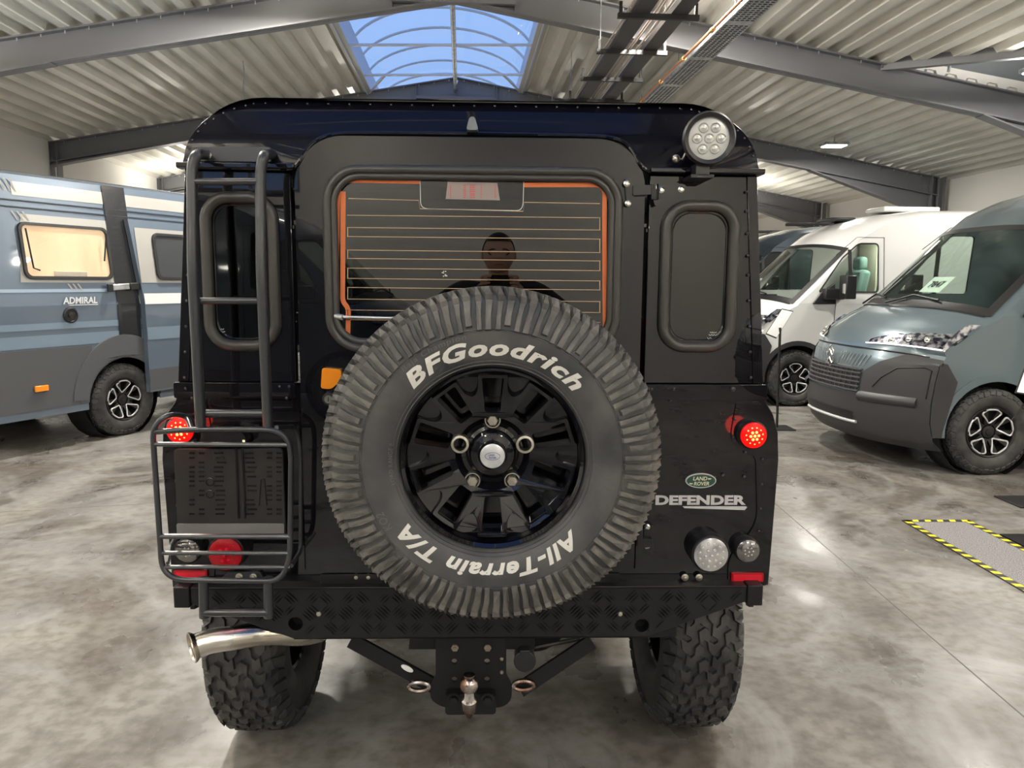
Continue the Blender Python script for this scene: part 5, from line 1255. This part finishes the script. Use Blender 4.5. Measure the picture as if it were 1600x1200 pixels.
# ================================================================== FLOOR ITEMS
root = thing('floor_mat', 'speckled grey floor mat edged with yellow and black hazard tape', 'mat', (3.11, 1.9, 0))
m = MB(); m.box((3.10, 1.65, .003), (.42, 2.42, .006)); m.build('mat_surface', carpet, root, smooth=False)
m = MB(); m.box((2.885, 1.65, .0035), (.05, 2.45, .007)); m.box((3.305, 1.65, .0035), (.05, 2.45, .007)); m.box((3.095, 2.862, .0035), (.46, .045, .007)); m.build('tape_edge', tapeb, root, smooth=False)
m = MB()
for k in range(27):
    for x in (2.885, 3.305):
        y = .47+k*.09; m.add([(x-.022, y, .0075), (x+.022, y-.01, .0075), (x+.022, y+.03, .0075), (x-.022, y+.04, .0075)], [(0, 1, 2, 3)])
for k in range(5):
    x = 2.93+k*.085; m.add([(x-.01, 2.842, .0075), (x+.03, 2.842, .0075), (x+.045, 2.882, .0075), (x+.005, 2.882, .0075)], [(0, 1, 2, 3)])
m.build('tape_stripe', yellow, root, smooth=False, kind='stuff'); done()
m = MB(); m.box((3.85, 1.9, .006), (1.02, 1.35, .012)); tag(m.build('black_mat', blackm, smooth=False), 'plain black mat beside the hazard-taped mat at the right edge', 'mat')
# info stands
def stand(base, pts_plate, label, Y, top):
    root = thing('info_stand', label, 'sign', base)
    b_ = Vector(base); m = MB(); m.box(b_+Vector((0, 0, .006)), (.32, .30, .012)); m.build('base_plate', blackm, root, bevel=.002)
    m = MB(); m.cyl(b_+Vector((0, 0, .01)), Vector(top), .014, 10); m.build('pole', blackm, root)
    q = [Vector(p) for p in pts_plate]; nrm = (q[1]-q[0]).cross(q[3]-q[0]).normalized()*.006
    m = MB(); m.add(q+[p-nrm for p in q], [(0, 1, 2, 3), (7, 6, 5, 4), (0, 4, 5, 1), (1, 5, 6, 2), (2, 6, 7, 3), (3, 7, 4, 0)]); fr = m.build('sign_frame', blackm, root, smooth=False)
    c = sum(q, Vector())/4; q2 = [c+(p-c)*.93+nrm*.5 for p in q]; q3 = [c+(p-c)*.93-nrm*1.5 for p in q]
    m = MB(); m.add(q2, [(0, 1, 2, 3)]); m.add(q3, [(0, 1, 2, 3)]); m.build('sign_sheet', whitecard, root, smooth=False)
    done()
st_b = Vector((3.24, 6.22, 0)); Ys = 6.2
stand(st_b, [P(1196, 522, Ys), P(1213, 529, Ys), P(1240, 486, Ys+.12), P(1222, 482, Ys+.12)], 'slim black stand with a tilted white sheet in front of the white van', Ys, P(1219, 512, Ys+.03))
Ys = 3.3; a = P(1611, 640, Ys)
stand(Vector((a.x+.06, Ys+.02, 0)), [P(1586, 614, Ys), P(1640, 622, Ys), P(1650, 572, Ys+.08), P(1602, 570, Ys+.08)], 'white sheet on a stand at the right edge beside the slate-blue van wheel', Ys, P(1620, 605, Ys+.03))

# ================================================================== THE PHOTOGRAPHER (seen in the rear glass)
hx, hz = .10, 1.755; by = -2.50
person = thing('person', 'person in dark jacket and white shirt photographing with a phone, mirrored in the rear glass', 'person', (hx, by, 0))
def skin(name, verts, edges, radii, mt, parent, rootv=0):
    me = bpy.data.meshes.new(name); me.from_pydata([Vector(v)-ORG for v in verts], edges, []); me.materials.append(mt)
    o = bpy.data.objects.new(name, me); COL.objects.link(o); o.parent = parent
    md = o.modifiers.new('skin', 'SKIN'); md.use_smooth_shade = True
    for i, v in enumerate(me.skin_vertices[0].data): v.radius = radii[i] if isinstance(radii[i], tuple) else (radii[i], radii[i]); v.use_root = (i == rootv)
    sd = o.modifiers.new('sub', 'SUBSURF'); sd.levels = 1; sd.render_levels = 2; return o
V = [(hx, by, .98), (hx, by, 1.18), (hx, by-.01, 1.44), (hx, by, 1.60), (hx-.21, by, 1.555), (hx-.42, by+.08, 1.40), (hx-.15, by+.25, 1.50), (hx+.21, by, 1.555), (hx+.42, by+.08, 1.40), (hx+.15, by+.25, 1.50),
     (hx-.10, by, .92), (hx-.12, by+.01, .52), (hx-.13, by, .10), (hx-.13, by+.14, .05), (hx+.10, by, .92), (hx+.12, by+.01, .52), (hx+.13, by, .10), (hx+.13, by+.14, .05)]
E_ = [(0, 1), (1, 2), (2, 3), (2, 4), (4, 5), (5, 6), (2, 7), (7, 8), (8, 9), (0, 10), (10, 11), (11, 12), (12, 13), (0, 14), (14, 15), (15, 16), (16, 17)]
RR = [(.17, .12), (.16, .11), (.19, .12), (.09, .07), .075, .06, .045, .075, .06, .045, .10, .075, .055, .045, .10, .075, .055, .045]
skin('body', V, E_, RR, jacket, person)
m = MB()
def headf(u, v):
    z = cos(PI*u); r = sin(PI*u); a = 2*PI*v; x = .093*r*cos(a); y = .105*r*sin(a); zz = .122*z
    if z < 0: x *= 1-.28*z*z; y *= 1-.12*z*z
    if z < -.1 and sin(a) > .5: y += .006
    if -.25 < z < .15 and sin(a) > .93: y += .022*(1-abs(z+.08)/.25)
    if .05 < z < .3 and sin(a) > .6 and abs(cos(a)) > .25: y -= .006
    return Vector((hx+x, by+.02+y, hz+zz))
m.grid(headf, 22, 36); m.cyl((hx, by, hz-.26), (hx, by+.01, hz-.08), .058, 16)
for sg in (-1, 1): m.sphere((hx+sg*.095, by+.01, hz-.005), .03, 6, (.35, .6, 1))
hd = m.build('head', skinm, person)
m = MB(); m.grid(lambda u, v: headf(u*.46 if sin(2*PI*v) < .2 else u*.30, v) + (headf(u*.46 if sin(2*PI*v) < .2 else u*.30, v)-Vector((hx, by+.02, hz)))*.07, 10, 30); m.build('hair', hairm, hd, solid=.0)
m = MB()
for sg in (-1, 1): m.tube([(hx+sg*.033+.026*cos(a), by+.115, hz+.012+.018*sin(a)) for a in [2*PI*k/16 for k in range(16)]], .003, 5, True); m.tube([(hx+sg*.058, by+.113, hz+.018), (hx+sg*.082, by+.03, hz+.015)], .0025, 5)
m.build('glasses', blackm, hd)
m = MB(); m.tube([(hx-.022, by+.108, hz-.058), (hx, by+.113, hz-.056), (hx+.022, by+.108, hz-.058)], .005, 6); m.build('lips', mat('lips', (.45, .18, .15), .5), hd)
m = MB()
for sg in (-1, 1): m.sphere((hx+sg*.033, by+.100, hz+.012), .011, 6)
m.build('eye', whitep, hd)
m = MB(); m.add([(hx-.06, by+.085, 1.53), (hx+.06, by+.085, 1.53), (hx+.02, by+.125, 1.34), (hx-.02, by+.125, 1.34)], [(0, 1, 2, 3)]); m.build('shirt', shirtm, person, solid=.01)
m = MB()
phc = Vector((.105, -2.147, 1.60))
for sg in (-1, 1):
    w = Vector((hx+sg*.15, by+.25, 1.50)); palm = Vector((phc.x+sg*.092, phc.y-.030, 1.56))
    hV = [w, palm, ]; hE = [(0, 1)]; hR = [.030, .032]
    fing = []
    for k in range(4):
        base = palm + Vector((sg*.004, .006, .012+.019*k-.02)); mid = base+Vector((sg*.001, .032, .018)); tip = Vector((phc.x+sg*(.054-.003*k), phc.y+.019, mid.z+.004))
        i = len(hV); hV += [base, mid, tip]; hE += [(1, i), (i, i+1), (i+1, i+2)]; hR += [.010, .009, .008]
    i = len(hV); hV += [palm+Vector((-sg*.02, -.008, .012)), palm+Vector((-sg*.045, .006, .018))]; hE += [(1, i), (i, i+1)]; hR += [.012, .010]
    skin('hand', hV, hE, hR, skinm, person)
done()
m = MB(); m.box(phc, (.142, .008, .072)); ph_ = tag(m.build('phone', blackm, bevel=.003), 'dark phone held up in both hands by the mirrored photographer', 'phone')
m = MB(); m.cyl((CAM.x-.002, -2.143, 1.607), (CAM.x-.002, -2.137, 1.607), .008, 14); m.build('phone_lens', rimm, ph_)
for o in bpy.data.objects:
    if o.type == 'MESH' and o.parent is None and 'kind' not in o and 'label' not in o: print('UNLABELLED', o.name)
